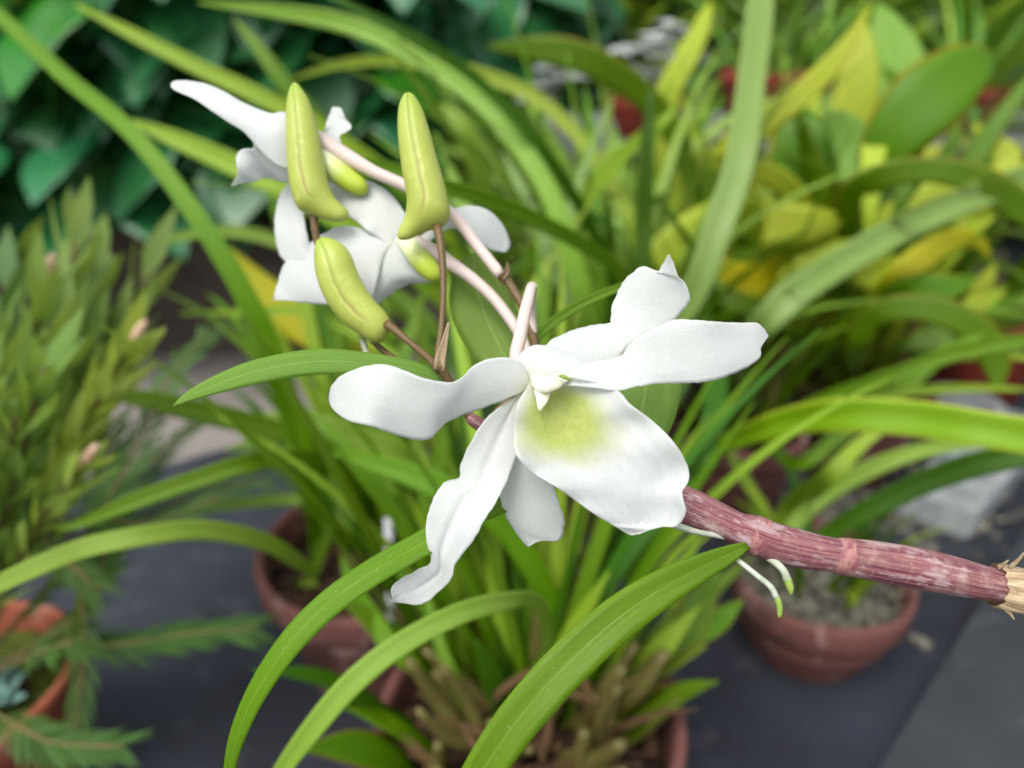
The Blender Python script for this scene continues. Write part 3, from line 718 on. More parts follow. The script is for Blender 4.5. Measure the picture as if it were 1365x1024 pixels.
# plant in the large front pot
pf = thing('strap_leaf_orchid', 'crowded strap leaved plant with brown canes in the large pot at bottom centre', 'orchid', (cF.x, cF.y, cF.z - .02), GR)
rr = random.Random(11)
canes(pf, cF, rF, 44, (.03, .085), rr, .7, lean=1.0)
tuft(pf, cF, rF, 26, (.05, .12), (.009, .017), (.8, 1.4), (.1, .9), ['broad', 'strap', 'strap_yel', 'strap_dark'], rr, az=(-.6, 3.8), q=.9)
debris(pf, cF, rF, 34, rr)
bF = lambda a, q, w: end_at(base_in(cF, rF, a, q), w)
pleaf([bF(1.6, .3, 8), (730, 850, .34, 14), (715, 800, .27, 22), (690, 799, .25, 24), (620, 815, .235, 28), (540, 855, .228, 30), (470, 910, .225, 32), (410, 980, .225, 29), (360, 1050, .228, 18), (335, 1090, .23, 3)], 'strap_pale', pf, fold=.2, n=34)
pleaf([bF(.2, .3, 10), (770, 870, .40, 20), (742, 820, .40, 24), (715, 765, .39, 30), (670, 700, .38, 34), (610, 660, .37, 36), (540, 630, .37, 30), (470, 610, .37, 14), (440, 604, .37, 3)], 'strap', pf, fold=.3, n=34)
pleaf([(640, 985, .385, 12), (612, 920, .36, 17), (590, 870, .36, 16), (570, 800, .37, 11), (560, 760, .38, 3)], 'strap', pf, fold=.4)
pleaf([bF(2.5, .4, 10), (540, 880, .39, 22), (500, 830, .40, 26), (470, 780, .42, 18), (455, 740, .43, 3)], 'strap', pf, fold=.2)
pleaf([bF(1.4, .5, 8), (742, 850, .43, 16), (738, 825, .43, 20), (722, 790, .43, 14), (714, 775, .43, 3)], 'strap_yel', pf, fold=.2)
for (x, y, x1, y1, w, d, m) in ((765, 840, 760, 720, 46, .42, 'broad'), (800, 830, 812, 700, 30, .43, 'strap'), (850, 850, 868, 720, 28, .43, 'strap_dark'), (900, 860, 960, 760, 44, .42, 'broad'),
                                (880, 840, 935, 700, 20, .44, 'strap_yel'), (690, 850, 664, 730, 24, .44, 'strap_dark'), (840, 800, 835, 690, 34, .45, 'broad'), (930, 850, 990, 800, 30, .42, 'broad'), (815, 880, 800, 780, 22, .40, 'strap')):
    pleaf([bF(.8, .3, 8), (x, y, d * .98, w * .7), ((x + x1) / 2, (y + y1) / 2, d, w), (x1, y1, d, 3)], m, pf, fold=.2, n=16)
tuft(pf, cF, rF, 60, (.12, .27), (.005, .010), (1.15, 1.5), (.2, 1.2), ['strap', 'strap', 'strap_dark', 'strap_yel'], rr, az=(.1, 3.0))
# plant in the left pot
pl_ = thing('strap_leaf_orchid', 'tall plant in the dull red pot left of centre, long blades crossing the left side', 'orchid', (cL.x, cL.y, cL.z - .02), GR)
bL = lambda a, q, w: end_at(base_in(cL, rL, a, q), w)
canes(pl_, cL, rL, 12, (.03, .06), rr, .5); debris(pl_, cL, rL, 12, rr)
dl = depth(cL)
pleaf([bL(3.4, .5, 10), (425, 720, dl, 24), (415, 640, .46, 28), (385, 540, .43, 31), (345, 430, .40, 29), (275, 308, .39, 26), (180, 182, .40, 23), (90, 105, .42, 21), (0, 22, .44, 18), (-60, -30, .46, 14)], 'strap', pl_, n=44, fold=.35)
pleaf([bL(3.8, .6, 10), (455, 640, .5, 22), (420, 590, .47, 28), (340, 566, .45, 30), (250, 545, .43, 30), (180, 530, .42, 22), (120, 530, .42, 3)], 'strap', pl_, n=30, fold=.2)
pleaf([bL(3.1, .3, 12), (470, 660, .46, 22), (440, 617, .40, 26), (350, 614, .36, 26), (260, 640, .34, 24), (180, 668, .33, 22), (110, 697, .33, 12), (75, 707, .33, 3)], 'strap', pl_, n=34, fold=.3)
pleaf([bL(3.6, .7, 12), (425, 775, .44, 14), (398, 750, .38, 20), (350, 722, .35, 24), (270, 707, .32, 27), (190, 715, .30, 28), (110, 732, .29, 28), (40, 760, .28, 27), (-40, 798, .275, 22)], 'strap_pale', pl_, n=34, fold=.2, roll=.3)
pleaf([bL(2.6, .5, 10), (470, 660, .52, 20), (430, 664, .50, 16), (350, 668, .49, 16), (260, 680, .48, 12), (200, 690, .48, 3)], 'strap_pale', pl_, n=24, fold=.2)
pleaf([bL(2.4, .5, 10), (460, 630, .54, 22), (420, 598, .53, 24), (350, 592, .52, 18), (300, 600, .52, 3)], 'strap_pale', pl_, n=20, fold=.2)
pleaf([bL(1.4, .4, 10), (560, 640, .52, 26), (540, 610, .50, 36), (490, 590, .49, 38), (440, 570, .48, 30), (380, 556, .48, 12), (350, 552, .48, 3)], 'strap_pale', pl_, n=24, fold=.2)
for (x, y, x1, y1, w, d, m) in ((490, 660, 480, 470, 30, .5, 'strap_dark'), (515, 690, 520, 500, 26, .5, 'strap'), (450, 690, 455, 520, 24, .5, 'strap_dark'), (540, 660, 570, 470, 36, .52, 'strap'), (420, 680, 400, 560, 22, .5, 'strap_dark'),
                                (560, 700, 600, 560, 26, .48, 'strap'), (475, 720, 430, 600, 20, .48, 'strap'), (590, 640, 560, 400, 34, .52, 'broad'), (470, 560, 430, 380, 44, .6, 'broad'), (525, 560, 510, 400, 40, .58, 'broad')):
    pleaf([bL(1, .3, 8), (x, y, d, w * .8), ((x + x1) / 2, (y + y1) / 2, d, w), (x1, y1, d, 3)], m, pl_, fold=.25, n=18)
tuft(pl_, cL, rL, 26, (.14, .3), (.006, .012), (1.0, 1.45), (.2, 1.6), ['strap', 'strap', 'strap_dark', 'strap_yel'], rr, az=(0, 2.6))
pleaf([(560, 560, .62, 12), (470, 470, .62, 44), (400, 430, .62, 54), (345, 385, .62, 44), (310, 345, .62, 22), (295, 325, .62, 3)], 'broad_gold', pl_, n=22, fold=.1, label='golden yellow leaf turning brown')
pleaf([bL(1.6, .3, 8), (560, 520, .56, 14), (420, 420, .56, 13), (330, 417, .56, 12), (240, 418, .56, 2)], 'strap_yel', pl_, n=20, fold=.3)
# plant in the right pot
pr = thing('strap_leaf_orchid', 'thin leaved plant in the gravel filled pot on the right', 'orchid', (cR.x, cR.y, cR.z - .02), GR)
bR = lambda a, q, w: end_at(base_in(cR, rR, a, q), w)
dR_ = depth(cR)
pleaf([bR(2.4, .5, 10), (1035, 715, dR_, 22), (1060, 670, dR_ - .03, 28), (1100, 640, .45, 26), (1150, 590, .45, 18), (1200, 560, .45, 3)], 'strap_yel', pr, fold=.2)
pleaf([bR(2.2, .5, 10), (1060, 740, .46, 12), (1100, 715, .44, 22), (1160, 678, .42, 28), (1250, 636, .40, 32), (1340, 610, .38, 34), (1450, 592, .37, 26), (1520, 590, .37, 3)], 'strap_dark', pr, fold=.35)
pleaf([bR(2.6, .6, 8), (1040, 720, .5, 16), (1090, 668, .5, 22), (1150, 630, .49, 24), (1220, 603, .48, 20), (1290, 592, .48, 12), (1330, 592, .48, 3)], 'strap_pale', pr, fold=.3)
tuft(pr, cR, rR, 16, (.06, .12), (.007, .012), (1.0, 1.4), (.2, 1.0), ['strap', 'strap_yel', 'strap_dark'], rr)
for k in range(5):
    a = rr.random() * 6; b = base_in(cR, rR, a, rr.uniform(.1, .5)) + Vector((0, 0, .002))
    tube('bulb', [(b, .006), (b + Vector((.002, 0, .008)), .011), (b + Vector((.003, .001, .02)), .009), (b + Vector((.004, .002, .034)), .002)], 'gravel', pr, n=12, sides=14, px=False)
# second row: pots behind
def back_plant(px, py, zr, r, mat, plab, llab, kind, spec=()):
    c = PZ(px, py, zr); b = pot(c, r, zr - .002, mat, plab, chips=20)
    t = thing('broad_leaf_orchid' if kind == 'b' else 'strap_leaf_orchid', llab, 'orchid', (c.x, c.y, c.z - .02), 'broad leaved orchids at the back' if kind == 'b' else GR)
    return c, t
# central back clump
c1, t1 = back_plant(800, 560, .105, .062, 'clay', 'clay pot hidden in green blades directly behind the large white flower', 'dense clump of green blades rising behind the large white flower', 's')
q1b = lambda a, q, w: end_at(base_in(c1, .062, a, q), w)
pleaf([q1b(3, .3, 12), (800, 500, .58, 24), (782, 420, .52, 28), (755, 320, .5, 27), (720, 235, .5, 26), (650, 145, .51, 25), (560, 80, .52, 22), (470, 35, .53, 24), (370, 15, .53, 18), (265, 3, .53, 3)], 'strap_pale', t1, n=44, fold=.25)
pleaf([q1b(3.2, .3, 12), (850, 480, .62, 20), (855, 350, .6, 20), (835, 280, .6, 20), (790, 205, .61, 20), (720, 135, .62, 19), (640, 100, .63, 20), (540, 82, .64, 16), (460, 85, .64, 12), (390, 105, .64, 3)], 'strap_yel', t1, n=44, fold=.25)
pleaf([q1b(3.1, .3, 12), (820, 400, .6, 14), (775, 280, .54, 16), (715, 190, .5, 17), (640, 110, .48, 16), (560, 55, .46, 14), (480, 15, .45, 10), (430, -10, .45, 3)], 'strap_dark', t1, n=34, fold=.3)
pleaf([q1b(3.5, .3, 12), (860, 440, .55, 12), (830, 368, .42, 16), (770, 322, .37, 20), (680, 278, .33, 22), (590, 248, .30, 20), (510, 222, .29, 16), (440, 204, .28, 3)], 'strap', t1, n=34, fold=.3)
pleaf([q1b(3.8, .5, 14), (700, 440, .7, 18), (660, 330, .64, 22), (642, 240, .6, 30), (622, 180, .58, 26), (600, 150, .58, 14), (588, 138, .58, 3)], 'strap_pale', t1, n=26, fold=.25)
pleaf([q1b(2.6, .3, 12), (790, 520, .66, 26), (860, 470, .52, 30), (920, 400, .48, 36), (955, 310, .47, 38), (985, 220, .48, 40), (1000, 120, .50, 37), (1012, 20, .53, 36), (1018, -60, .56, 28)], 'strap_grey', t1, n=40, fold=.3)
pleaf([q1b(1.6, .3, 12), (760, 430, .66, 14), (700, 360, .62, 18), (760, 290, .6, 22), (820, 215, .58, 22), (880, 165, .56, 14), (905, 140, .56, 3)], 'strap_yel', t1, n=30, fold=.2)
pleaf([q1b(1.2, .3, 12), (850, 400, .6, 22), (858, 300, .58, 24), (862, 200, .56, 20), (868, 120, .55, 3)], 'strap_dark', t1, n=24, fold=.3)
rr = random.Random(21)
tuft(t1, c1, .062, 80, (.18, .42), (.005, .011), (.9, 1.5), (.1, 1.4), ['strap', 'strap', 'strap_dark', 'strap_pale', 'broad'], rr, az=(-.9, 4.0))
canes(t1, c1, .062, 8, (.05, .1), rr)
pleaf([q1b(3.2, .4, 10), (640, 380, .62, 16), (560, 270, .58, 20), (450, 185, .55, 22), (345, 128, .54, 22), (260, 88, .54, 20), (170, 42, .54, 16), (100, 6, .54, 3)], 'strap_yel', t1, n=34, fold=.25)
pleaf([q1b(3.4, .4, 10), (640, 450, .62, 20), (560, 370, .58, 26), (470, 302, .55, 32), (380, 252, .54, 32), (290, 210, .54, 28), (220, 180, .54, 20), (172, 160, .54, 3)], 'strap_yel', t1, n=34, fold=.25)
pleaf([q1b(3.3, .3, 10), (600, 400, .62, 16), (510, 280, .6, 20), (430, 175, .58, 24), (375, 105, .57, 22), (335, 52, .57, 14), (312, 26, .57, 2)], 'strap', t1, n=34, fold=.25)
pleaf([q1b(3.3, .3, 10), (560, 430, .62, 16), (440, 360, .6, 18), (370, 322, .6, 18), (300, 308, .6, 16), (230, 318, .6, 10), (190, 330, .6, 2)], 'strap_pale', t1, n=30, fold=.25)
for k in range(18):
    x0 = R.uniform(620, 900); x1 = x0 + R.uniform(-170, 190); y1 = R.uniform(60, 420); d = R.uniform(.56, .8)
    pleaf([q1b(R.uniform(0, 6), .5, 8), (x0, 480, d, R.uniform(10, 22)), ((x0 + x1) / 2 + R.uniform(-20, 20), (480 + y1) / 2 - 20, d, R.uniform(12, 24)), (x1, y1, d + .03, 3)], R.choice(['strap', 'strap_pale', 'strap_yel', 'strap_grey', 'strap']), t1, n=24, fold=.25)
# second clump between, right of the flower
c2, t2 = back_plant(985, 560, .105, .06, 'clay', 'clay pot behind the right petal with pale dry stems', 'green blades right of the white flower, one wide yellow striped blade to the right edge', 's')
q2b = lambda a, q, w: end_at(base_in(c2, .06, a, q), w)
pleaf([q2b(.5, .3, 12), (950, 600, .52, 18), (1000, 578, .45, 28), (1060, 560, .42, 38), (1130, 553, .39, 44), (1220, 558, .37, 48), (1310, 572, .35, 48), (1420, 590, .34, 44), (1500, 610, .34, 3)], 'strap_stripe', t2, n=40, fold=.3)
pleaf([q2b(.5, .5, 12), (985, 470, .6, 26), (1010, 440, .53, 36), (1060, 390, .52, 42), (1130, 345, .53, 39), (1210, 300, .54, 38), (1300, 262, .55, 36), (1400, 230, .56, 34), (1480, 210, .56, 3)], 'strap_grey', t2, n=40, fold=.3)
pleaf([q2b(.6, .5, 10), (1020, 570, .55, 10), (1100, 530, .5, 16), (1180, 505, .47, 19), (1260, 475, .45, 21), (1340, 458, .43, 20), (1430, 450, .42, 10), (1470, 450, .42, 2)], 'strap', t2, n=30, fold=.35)
pleaf([q2b(.6, .5, 10), (1010, 585, .55, 10), (1090, 543, .5, 14), (1180, 525, .48, 14), (1270, 518, .47, 12), (1340, 518, .47, 8), (1375, 520, .47, 2)], 'strap_yel', t2, n=30, fold=.35)
pleaf([q2b(.8, .5, 10), (1060, 620, .55, 18), (1120, 580, .54, 20), (1190, 530, .53, 20), (1260, 470, .52, 18), (1320, 440, .52, 3)], 'strap', t2, n=26, fold=.35)
pleaf([q2b(1.8, .3, 12), (930, 640, .5, 20), (950, 560, .5, 28), (955, 480, .5, 26), (945, 420, .5, 3)], 'strap_dark', t2, n=24, fold=.3)
tuft(t2, c2, .06, 64, (.16, .36), (.005, .011), (.8, 1.5), (.1, 1.4), ['strap', 'strap', 'strap_dark', 'broad', 'strap_yel'], rr, az=(-1.2, 4.2))
canes(t2, c2, .06, 12, (.05, .13), rr, dry=.9)
# broad leaved orchids, yellow green, at the right
c3, t3 = back_plant(1150, 500, .11, .07, 'clay', 'shaded clay pot under the broad yellow green leaves', 'yellow green orchid with broad oval leaves, the darkest oval edged in red', 'b')
def bro(pts, mat, **k): return pleaf(pts, mat, t3, n=26, fold=k.pop('fold', .15), camber=.15, **k)
b3 = lambda w=14: end_at(c3, w)
bro([b3(), (1130, 330, .68, 22), (1160, 240, .64, 40), (1190, 185, .62, 78), (1235, 135, .61, 98), (1285, 95, .61, 76), (1320, 76, .61, 34), (1326, 72, .61, 4)], 'broad', label='dark oval leaf with a red brown edge')
bro([b3(), (1160, 320, .68, 22), (1180, 230, .68, 50), (1194, 150, .70, 80), (1190, 80, .73, 72), (1178, 30, .75, 34), (1168, 5, .76, 4)], 'broad_pale')
bro([b3(), (1080, 330, .7, 40), (1075, 270, .68, 78), (1070, 200, .67, 84), (1072, 160, .67, 50), (1080, 145, .67, 6)], 'broad')
bro([b3(), (1140, 320, .66, 24), (1145, 250, .64, 44), (1135, 190, .64, 50), (1112, 158, .64, 30), (1100, 150, .64, 4)], 'broad_pale')
bro([b3(), (1130, 280, .62, 30), (1165, 240, .58, 36), (1230, 226, .56, 34), (1290, 236, .55, 36), (1340, 262, .55, 44), (1400, 310, .55, 20), (1420, 330, .55, 4)], 'broad')
bro([b3(), (1170, 330, .64, 40), (1240, 270, .62, 56), (1330, 262, .61, 50), (1420, 300, .6, 4)], 'broad_yel')
bro([b3(), (1060, 370, .68, 40), (990, 380, .66, 56), (930, 355, .66, 46), (880, 310, .66, 4)], 'broad_gold')
bro([b3(), (1010, 300, .68, 50), (940, 310, .66, 70), (870, 350, .66, 40), (840, 380, .66, 4)], 'broad_yel')
bro([b3(), (1060, 260, .64, 30), (960, 215, .62, 34), (1040, 150, .6, 34), (1110, 85, .6, 28), (1160, 10, .6, 4)], 'broad_yel')
bro([b3(), (1090, 300, .72, 40), (1130, 180, .71, 60), (1145, 90, .7, 46), (1150, 20, .7, 4)], 'broad_yel')
bro([b3(), (1180, 420, .62, 34), (1200, 390, .58, 42), (1260, 385, .56, 40), (1300, 370, .56, 4)], 'broad')
bro([b3(), (1140, 480, .6, 26), (1160, 425, .56, 34), (1220, 410, .54, 36), (1290, 432, .53, 40), (1325, 475, .53, 40), (1330, 515, .53, 12), (1330, 522, .53, 3)], 'broad')
bro([b3(), (1180, 400, .62, 40), (1250, 330, .6, 40), (1300, 320, .6, 20), (1320, 345, .6, 3)], 'broad_gold')
bro([b3(), (1100, 330, .66, 44), (1010, 300, .64, 60), (1080, 300, .63, 50), (1130, 290, .63, 6)], 'broad_yel')
bro([b3(), (1050, 400, .66, 44), (1120, 350, .64, 60), (1190, 370, .63, 50), (1260, 385, .63, 6)], 'broad_yel')
bro([b3(), (960, 300, .72, 26), (900, 180, .7, 30), (850, 120, .68, 36), (780, 78, .66, 40), (720, 66, .66, 34), (650, 62, .66, 4)], 'broad')
bro([b3(), (920, 300, .75, 28), (885, 150, .74, 30), (915, 80, .73, 32), (940, 25, .73, 20), (947, 2, .73, 3)], 'broad_yel')
tuft(t3, c3, .07, 30, (.14, .36), (.018, .034), (.7, 1.5), (.2, 1.6), ['broad', 'broad', 'broad_pale', 'broad_yel'], rr, az=(-.6, 4.0), q=.9, shape='oval')
for k in range(6):
    b = base_in(c3, .07, rr.random() * 6, .5); tube('pseudobulb', [(b, .006), (b + Vector((rr.uniform(-.02, .02), 0, .05)), .008), (b + Vector((rr.uniform(-.03, .03), .0, .11)), .004)], 'dry', t3, n=12, sides=10, px=False)
for k in range(16):
    x = 900 + R.random() * 460; y = 120 + R.random() * 330; d = R.uniform(.62, .8); a = R.uniform(-1.2, 1.2)
    bro([b3(), ((x + 1150) / 2, (y + 480) / 2, d, 14), (x, y, d, R.uniform(18, 36)), (x + 50 * math.sin(a), y - 45 * math.cos(a), d + .015, 22), (x + 85 * math.sin(a), y - 75 * math.cos(a), d + .03, 3)], R.choice(['broad_yel', 'broad_yel', 'broad_pale', 'broad']))
# more clumps behind
def clump(px, py, z, r, n, L, W, mats, plab, llab, seed, kind='s', pm='clay', shape='strap', el=(.7, 1.5), droop=(.3, 1.8)):
    rr = random.Random(seed); c, t = back_plant(px, py, z, r, pm, plab, llab, kind)
    tuft(t, c, r, n, L, W, el, droop, mats, rr, q=.7, shape=shape); canes(t, c, r, 6, (.05, .1), rr)
    return c, t
clump(820, 395, .105, .075, 60, (.2, .42), (.008, .017), ['strap', 'strap', 'strap_pale', 'strap_yel'], 'clay pot far behind the upturned white sepal', 'green clump far behind the upturned white sepal', 31)
clump(1010, 380, .11, .075, 40, (.2, .4), (.02, .034), ['broad', 'broad_yel', 'broad_pale', 'strap'], 'clay pot in the middle of the yellow green leaves', 'yellow green leafy orchid between the upright grey green blade and the dark oval leaf', 32, 'b', shape='oval')
clump(1330, 405, .12, .075, 26, (.16, .34), (.014, .024), ['strap', 'hedge', 'strap_dark', 'strap_pale'], 'red brown pot at the right edge', 'bushy green plant at the right edge beside the broad leaved orchid', 33, 'b', pm='clay_red')
clump(1440, 300, .1, .08, 44, (.16, .36), (.012, .02), ['strap', 'strap', 'strap_pale'], 'red clay pot beyond the right edge', 'spiky green plant at the far right edge', 34, 'b', pm='clay_red')
clump(1220, 255, .1, .08, 44, (.16, .34), (.012, .022), ['hedge', 'strap', 'strap_pale', 'strap_yel'], 'far clay pot behind the dark oval leaf', 'grassy plant behind the dark oval leaf', 35, 'b', pm='clay_red')

# label stake in the front pot
lb = PZ(522, 870, .1)
ls = thing('plant_label', 'thin white plastic label stake standing between the two red pots', 'plant label', tuple(P(520, 850, .43)))
c = [P(517, 690, .435), P(519, 750, .432), P(522, 860, .428)]
ribbon('stake', c, [.0024, .0024, .0016], 'plastic', ls, view=True, fold=.02, solid=.001, nu=2)
# pale tray at the right
tr = thing('plastic_tray', 'scuffed pale grey plastic tray at the right edge behind the cane', 'tray', tuple(PZ(1340, 650, .0)))
def boxy(name, p0, ux, uy, h, mat, parent, w=.004):
    """an open tray with walls and a rolled rim"""
    V = []; Fc = []
    def quadbox(a, b, c_, d, z0, z1):
        k = len(V)
        for z in (z0, z1):
            for p in (a, b, c_, d): V.append(Vector((p.x, p.y, z)))
        for f in ((3, 2, 1, 0), (4, 5, 6, 7), (0, 1, 5, 4), (1, 2, 6, 5), (2, 3, 7, 6), (3, 0, 4, 7)): Fc.append(tuple(k + i for i in f))
    n1 = ux.normalized() * w; n2 = uy.normalized() * w; a = p0; b = p0 + ux; c_ = p0 + ux + uy; d = p0 + uy
    quadbox(a, b, b + n2, a + n2, p0.z, p0.z + h); quadbox(d - n2, c_ - n2, c_, d, p0.z, p0.z + h)
    quadbox(a + n2, a + n2 + n1, d - n2 + n1, d - n2, p0.z, p0.z + h - .0005); quadbox(b + n2 - n1, b + n2, c_ - n2, c_ - n2 - n1, p0.z, p0.z + h - .0005)
    o = mesh(name, V, Fc, mat, parent, smooth=False)
    f = mesh('tray_floor', [a + n1 + n2 + Vector((0, 0, h * .72)), b - n1 + n2 + Vector((0, 0, h * .72)), c_ - n1 - n2 + Vector((0, 0, h * .72)), d + n1 - n2 + Vector((0, 0, h * .72))], [(0, 1, 2, 3)], mat, parent)
    return o
tc = PZ(1292, 718, .004); ta = PZ(1400, 590, .004); tb = PZ(1190, 690, .004)
boxy('tray_wall', tc, (ta - tc), (tb - tc), .03, 'tray', tr)
t5 = thing('bottle_cap_disc', 'pale bluish plastic disc lying among dry debris near the right edge', 'plastic disc', tuple(PZ(1290, 535, .02)))
V = []; Fc = []; cc = PZ(1275, 545, .02)
for i, (q, z) in enumerate(((0, .014), (.8, .014), (.95, .011), (1, .0), (1.03, .0), (1.0, -.002))):
    for j in range(40): a = 2 * PI * j / 40; V.append(cc + Vector((math.cos(a) * .05 * q, math.sin(a) * .05 * q, z)))
for i in range(5):
    for j in range(40): a = i * 40 + j; b = i * 40 + (j + 1) % 40; Fc.append((a, b, b + 40, a + 40))
mesh('lid_shell', V, Fc, 'tray', t5)
# loose pale dry debris on the bench between pots
V = []; Fc = []; rr = random.Random(5)
for k in range(420):
    p = PZ(rr.gauss(1150, 110), rr.gauss(650, 55), .006)
    if (Vector((p.x - cR.x, p.y - cR.y)).length < rR * .95): continue
    s = rr.uniform(.003, .011); Mx = Matrix.Rotation(rr.random() * 6, 3, Vector((rr.random() - .5, rr.random() - .5, 1)).normalized()); b = len(V)
    for sx in (-1, 1):
        for sy in (-1, 1):
            for sz in (-1, 1): V.append(p + Mx @ Vector((sx * s * 1.4, sy * s * .6, sz * s * .35)) * rr.uniform(.5, .8))
    for f in ((0, 1, 3, 2), (4, 6, 7, 5), (0, 4, 5, 1), (2, 3, 7, 6), (0, 2, 6, 4), (1, 5, 7, 3)): Fc.append(tuple(b + i for i in f))
o = mesh('dry_debris', V, Fc, 'gravel', smooth=False); tag(o, 'pale dry leaf debris scattered on the bench behind the purple cane', 'debris', kind='stuff')

# ------------------------------------------------------------------ feathery shrub at the left
fs = thing('feathery_shrub', 'narrow leaved bushy plant with pink tipped shoots filling the left side', 'shrub', (cB.x, cB.y, cB.z - .02))
rr = random.Random(8)
def shoot(pts, mat, n_leaf, ll, lw, spread=.75, bud=True, start=.12, flat=False):
    """pts: photo x, y, distance"""
    q = cr([p + (1,) for p in pts], 40); C = [P(a[0], a[1], a[2]) for a in q]
    st = tube('stem', [(c, (.0009 if flat else .0016) * (1.2 - i / 40)) for i, c in enumerate(C[::3])], 'stem', fs, n=20, sides=7, px=False)
    V = []; Fc = []; U = []
    for k in range(n_leaf):
        f = start + (1 - start) * k / n_leaf; i = min(int(f * 39), 38); t = (C[i + 1] - C[i]).normalized(); p = C[i].lerp(C[i + 1], f * 39 - i)
        s1 = t.cross(Vector((0, 0, 1)) if abs(t.z) < .9 else RT).normalized(); s2 = s1.cross(t)
        a = (k * 2.4) if not flat else (0 if k % 2 else PI) + rr.uniform(-.25, .25)
        d0 = s1 * math.cos(a) + s2 * math.sin(a)
        d = (t * math.cos(spread) + d0 * math.sin(spread)).normalized(); L = ll * rr.uniform(.75, 1.15) * (1.05 - .4 * f); sd = d.cross(d0 + Vector((.01, .02, 0))).normalized() if not flat else t.cross(d).cross(d).normalized()
        b = len(V)
        for (g_, w) in ((0, .3), (.3, 1), (.65, .8), (1, .05)):
            for sg in (-1, 0, 1): V.append(p + d * L * g_ + sd * sg * w * lw / 2 + t * L * .18 * g_ * g_ + Vector((0, 0, -.12 * L * g_ * g_)) + d0 * abs(sg) * w * lw * .12); U.append(((sg + 1) / 2, g_))
        for j in range(3):
            for h in (0, 1): e = b + j * 3 + h; Fc.append((e, e + 1, e + 4, e + 3))
    mesh('foliage', V, Fc, mat, st, U)
    if bud:
        e = C[-1]; d = (C[-1] - C[-3]).normalized()
        tube('bud', [(e - d * .002, .0018), (e + d * .005, .0026), (e + d * .012, .002), (e + d * .015, .0006)], 'pink', fs, n=10, sides=10, px=False)
b0 = end_at(Vector((cB.x, cB.y, cB.z - .01)), 1)[:3]
dB = .42
for (x, y, mx_, my, d, m, n_, ll, lw) in ((105, 300, 60, 560, .46, 'needle', 70, .036, .0065), (62, 375, 20, 560, .40, 'needle', 70, .036, .0065), (128, 325, 90, 520, .50, 'needle', 70, .04, .007), (205, 345, 110, 560, .50, 'needle', 70, .036, .006),
                                      (178, 455, 95, 600, .38, 'needle_pale', 74, .036, .007), (60, 490, 20, 640, .34, 'needle', 70, .034, .0065), (-10, 420, -20, 600, .36, 'needle', 70, .034, .0065), 
                                      (110, 620, 40, 720, .36, 'needle_pale', 50, .03, .006), (20, 560, 0, 680, .34, 'needle', 60, .034, .006), 
                                      (-30, 520, -40, 700, .33, 'needle', 60, .036, .006), (20, 330, -20, 560, .5, 'needle_dark', 60, .036, .0065)):
    shoot([b0, (mx_, my, (d + dB) / 2 + rr.uniform(-.02, .02)), (x, y, d)], m, int(n_ * .38), ll * 1.6 * d / .42, lw * 1.75 * d / .42, bud=(x, y) in ((105, 300), (62, 375), (178, 455), (110, 620)), start=.3, spread=.38)
for pts in ([b0, (90, 760, .44), (190, 690, .46), (290, 650, .47), (360, 640, .47)], [b0, (110, 720, .4), (180, 600, .42), (230, 500, .44), (280, 440, .46)],
            [b0, (80, 860, .40), (160, 860, .41), (250, 845, .42), (345, 838, .43)], [b0, (100, 820, .42), (150, 700, .44), (200, 620, .46), (260, 560, .47)], [b0, (120, 800, .41), (140, 650, .42), (150, 560, .43)]):
    shoot(pts, 'needle_dark', 90, .024, .0026, bud=False, flat=True, spread=.8, start=.25)
for pts in ([b0, (70, 690, .40), (112, 830, .40), (98, 1000, .40)], [b0, (20, 660, .38), (60, 720, .38), (135, 790, .38)], [b0, (10, 960, .37), (70, 990, .36), (165, 995, .36)], [b0, (80, 700, .4), (190, 700, .4), (300, 660, .41)]):
    shoot(pts, 'needle_dark', 70, .022, .0022, bud=False, flat=True, spread=.7, start=.3)
# succulent rosettes in that pot
for k in range(16):
    a = rr.random() * 6.3; b = base_in(cB, rB, a, rr.uniform(.1, .8)) + Vector((0, 0, .006))
    t = thing('succulent_rosette', 'small grey green rosette growing in the orange pot at the bottom left', 'succulent', tuple(b), 'rosettes in the orange pot')
    V = []
    for q in range(14):
        arc_leaf(b, q * 2.4, .25 + q * .06, .018 - q * .0006, .008, -.5, 'hedge_blue', t, n=7, shape='ovate', nu=2, fold=.5, solid=.0015)

# ------------------------------------------------------------------ background staging, pots and foliage
sh = thing('back_staging', 'raised steel shelf of potted plants at the top behind the orchids', 'shelf', (.7, 1.6, gz))
slab('shelf_top', [(.05, 1.42), (2.6, 1.42), (2.6, 1.86), (.05, 1.86)], .20, .225, 'frame', sh)
for x in (.1, 1.3, 2.55):
    for y in (1.45, 1.83): slab('leg', [(x - .018, y - .018), (x + .018, y - .018), (x + .018, y + .018), (x - .018, y + .018)], gz, .199, 'frame', sh)
def shelfpot(x, y, r, h, mat, pl, ll, n, L, W, mats, seed, shape='strap', el=(.4, 1.4)):
    c = Vector((x, y, .227 + h)); rr = random.Random(seed); pot(c, r, h, mat, pl, chips=0, group='pots on the back shelf')
    if n:
        t = thing('potted_plant', ll, 'plant', (x, y, c.z - .02), 'plants on the back shelf'); tuft(t, c, r, n, L, W, el, (.3, 1.6), mats, rr, q=.8, shape=shape)
shelfpot(.46, 1.50, .085, .11, 'clay_red', 'brick red pot on the back shelf, left one of the pair', 'wispy plant in the left red pot on the back shelf', 26, (.12, .26), (.006, .012), ['hedge', 'strap_pale'], 41)
shelfpot(.60, 1.62, .075, .09, 'clay_red', 'smaller brick red pot on the back shelf, right one of the pair', 'light green plant in the right red pot of the back shelf', 50, (.12, .26), (.01, .02), ['hedge', 'hedge', 'strap_pale'], 42)
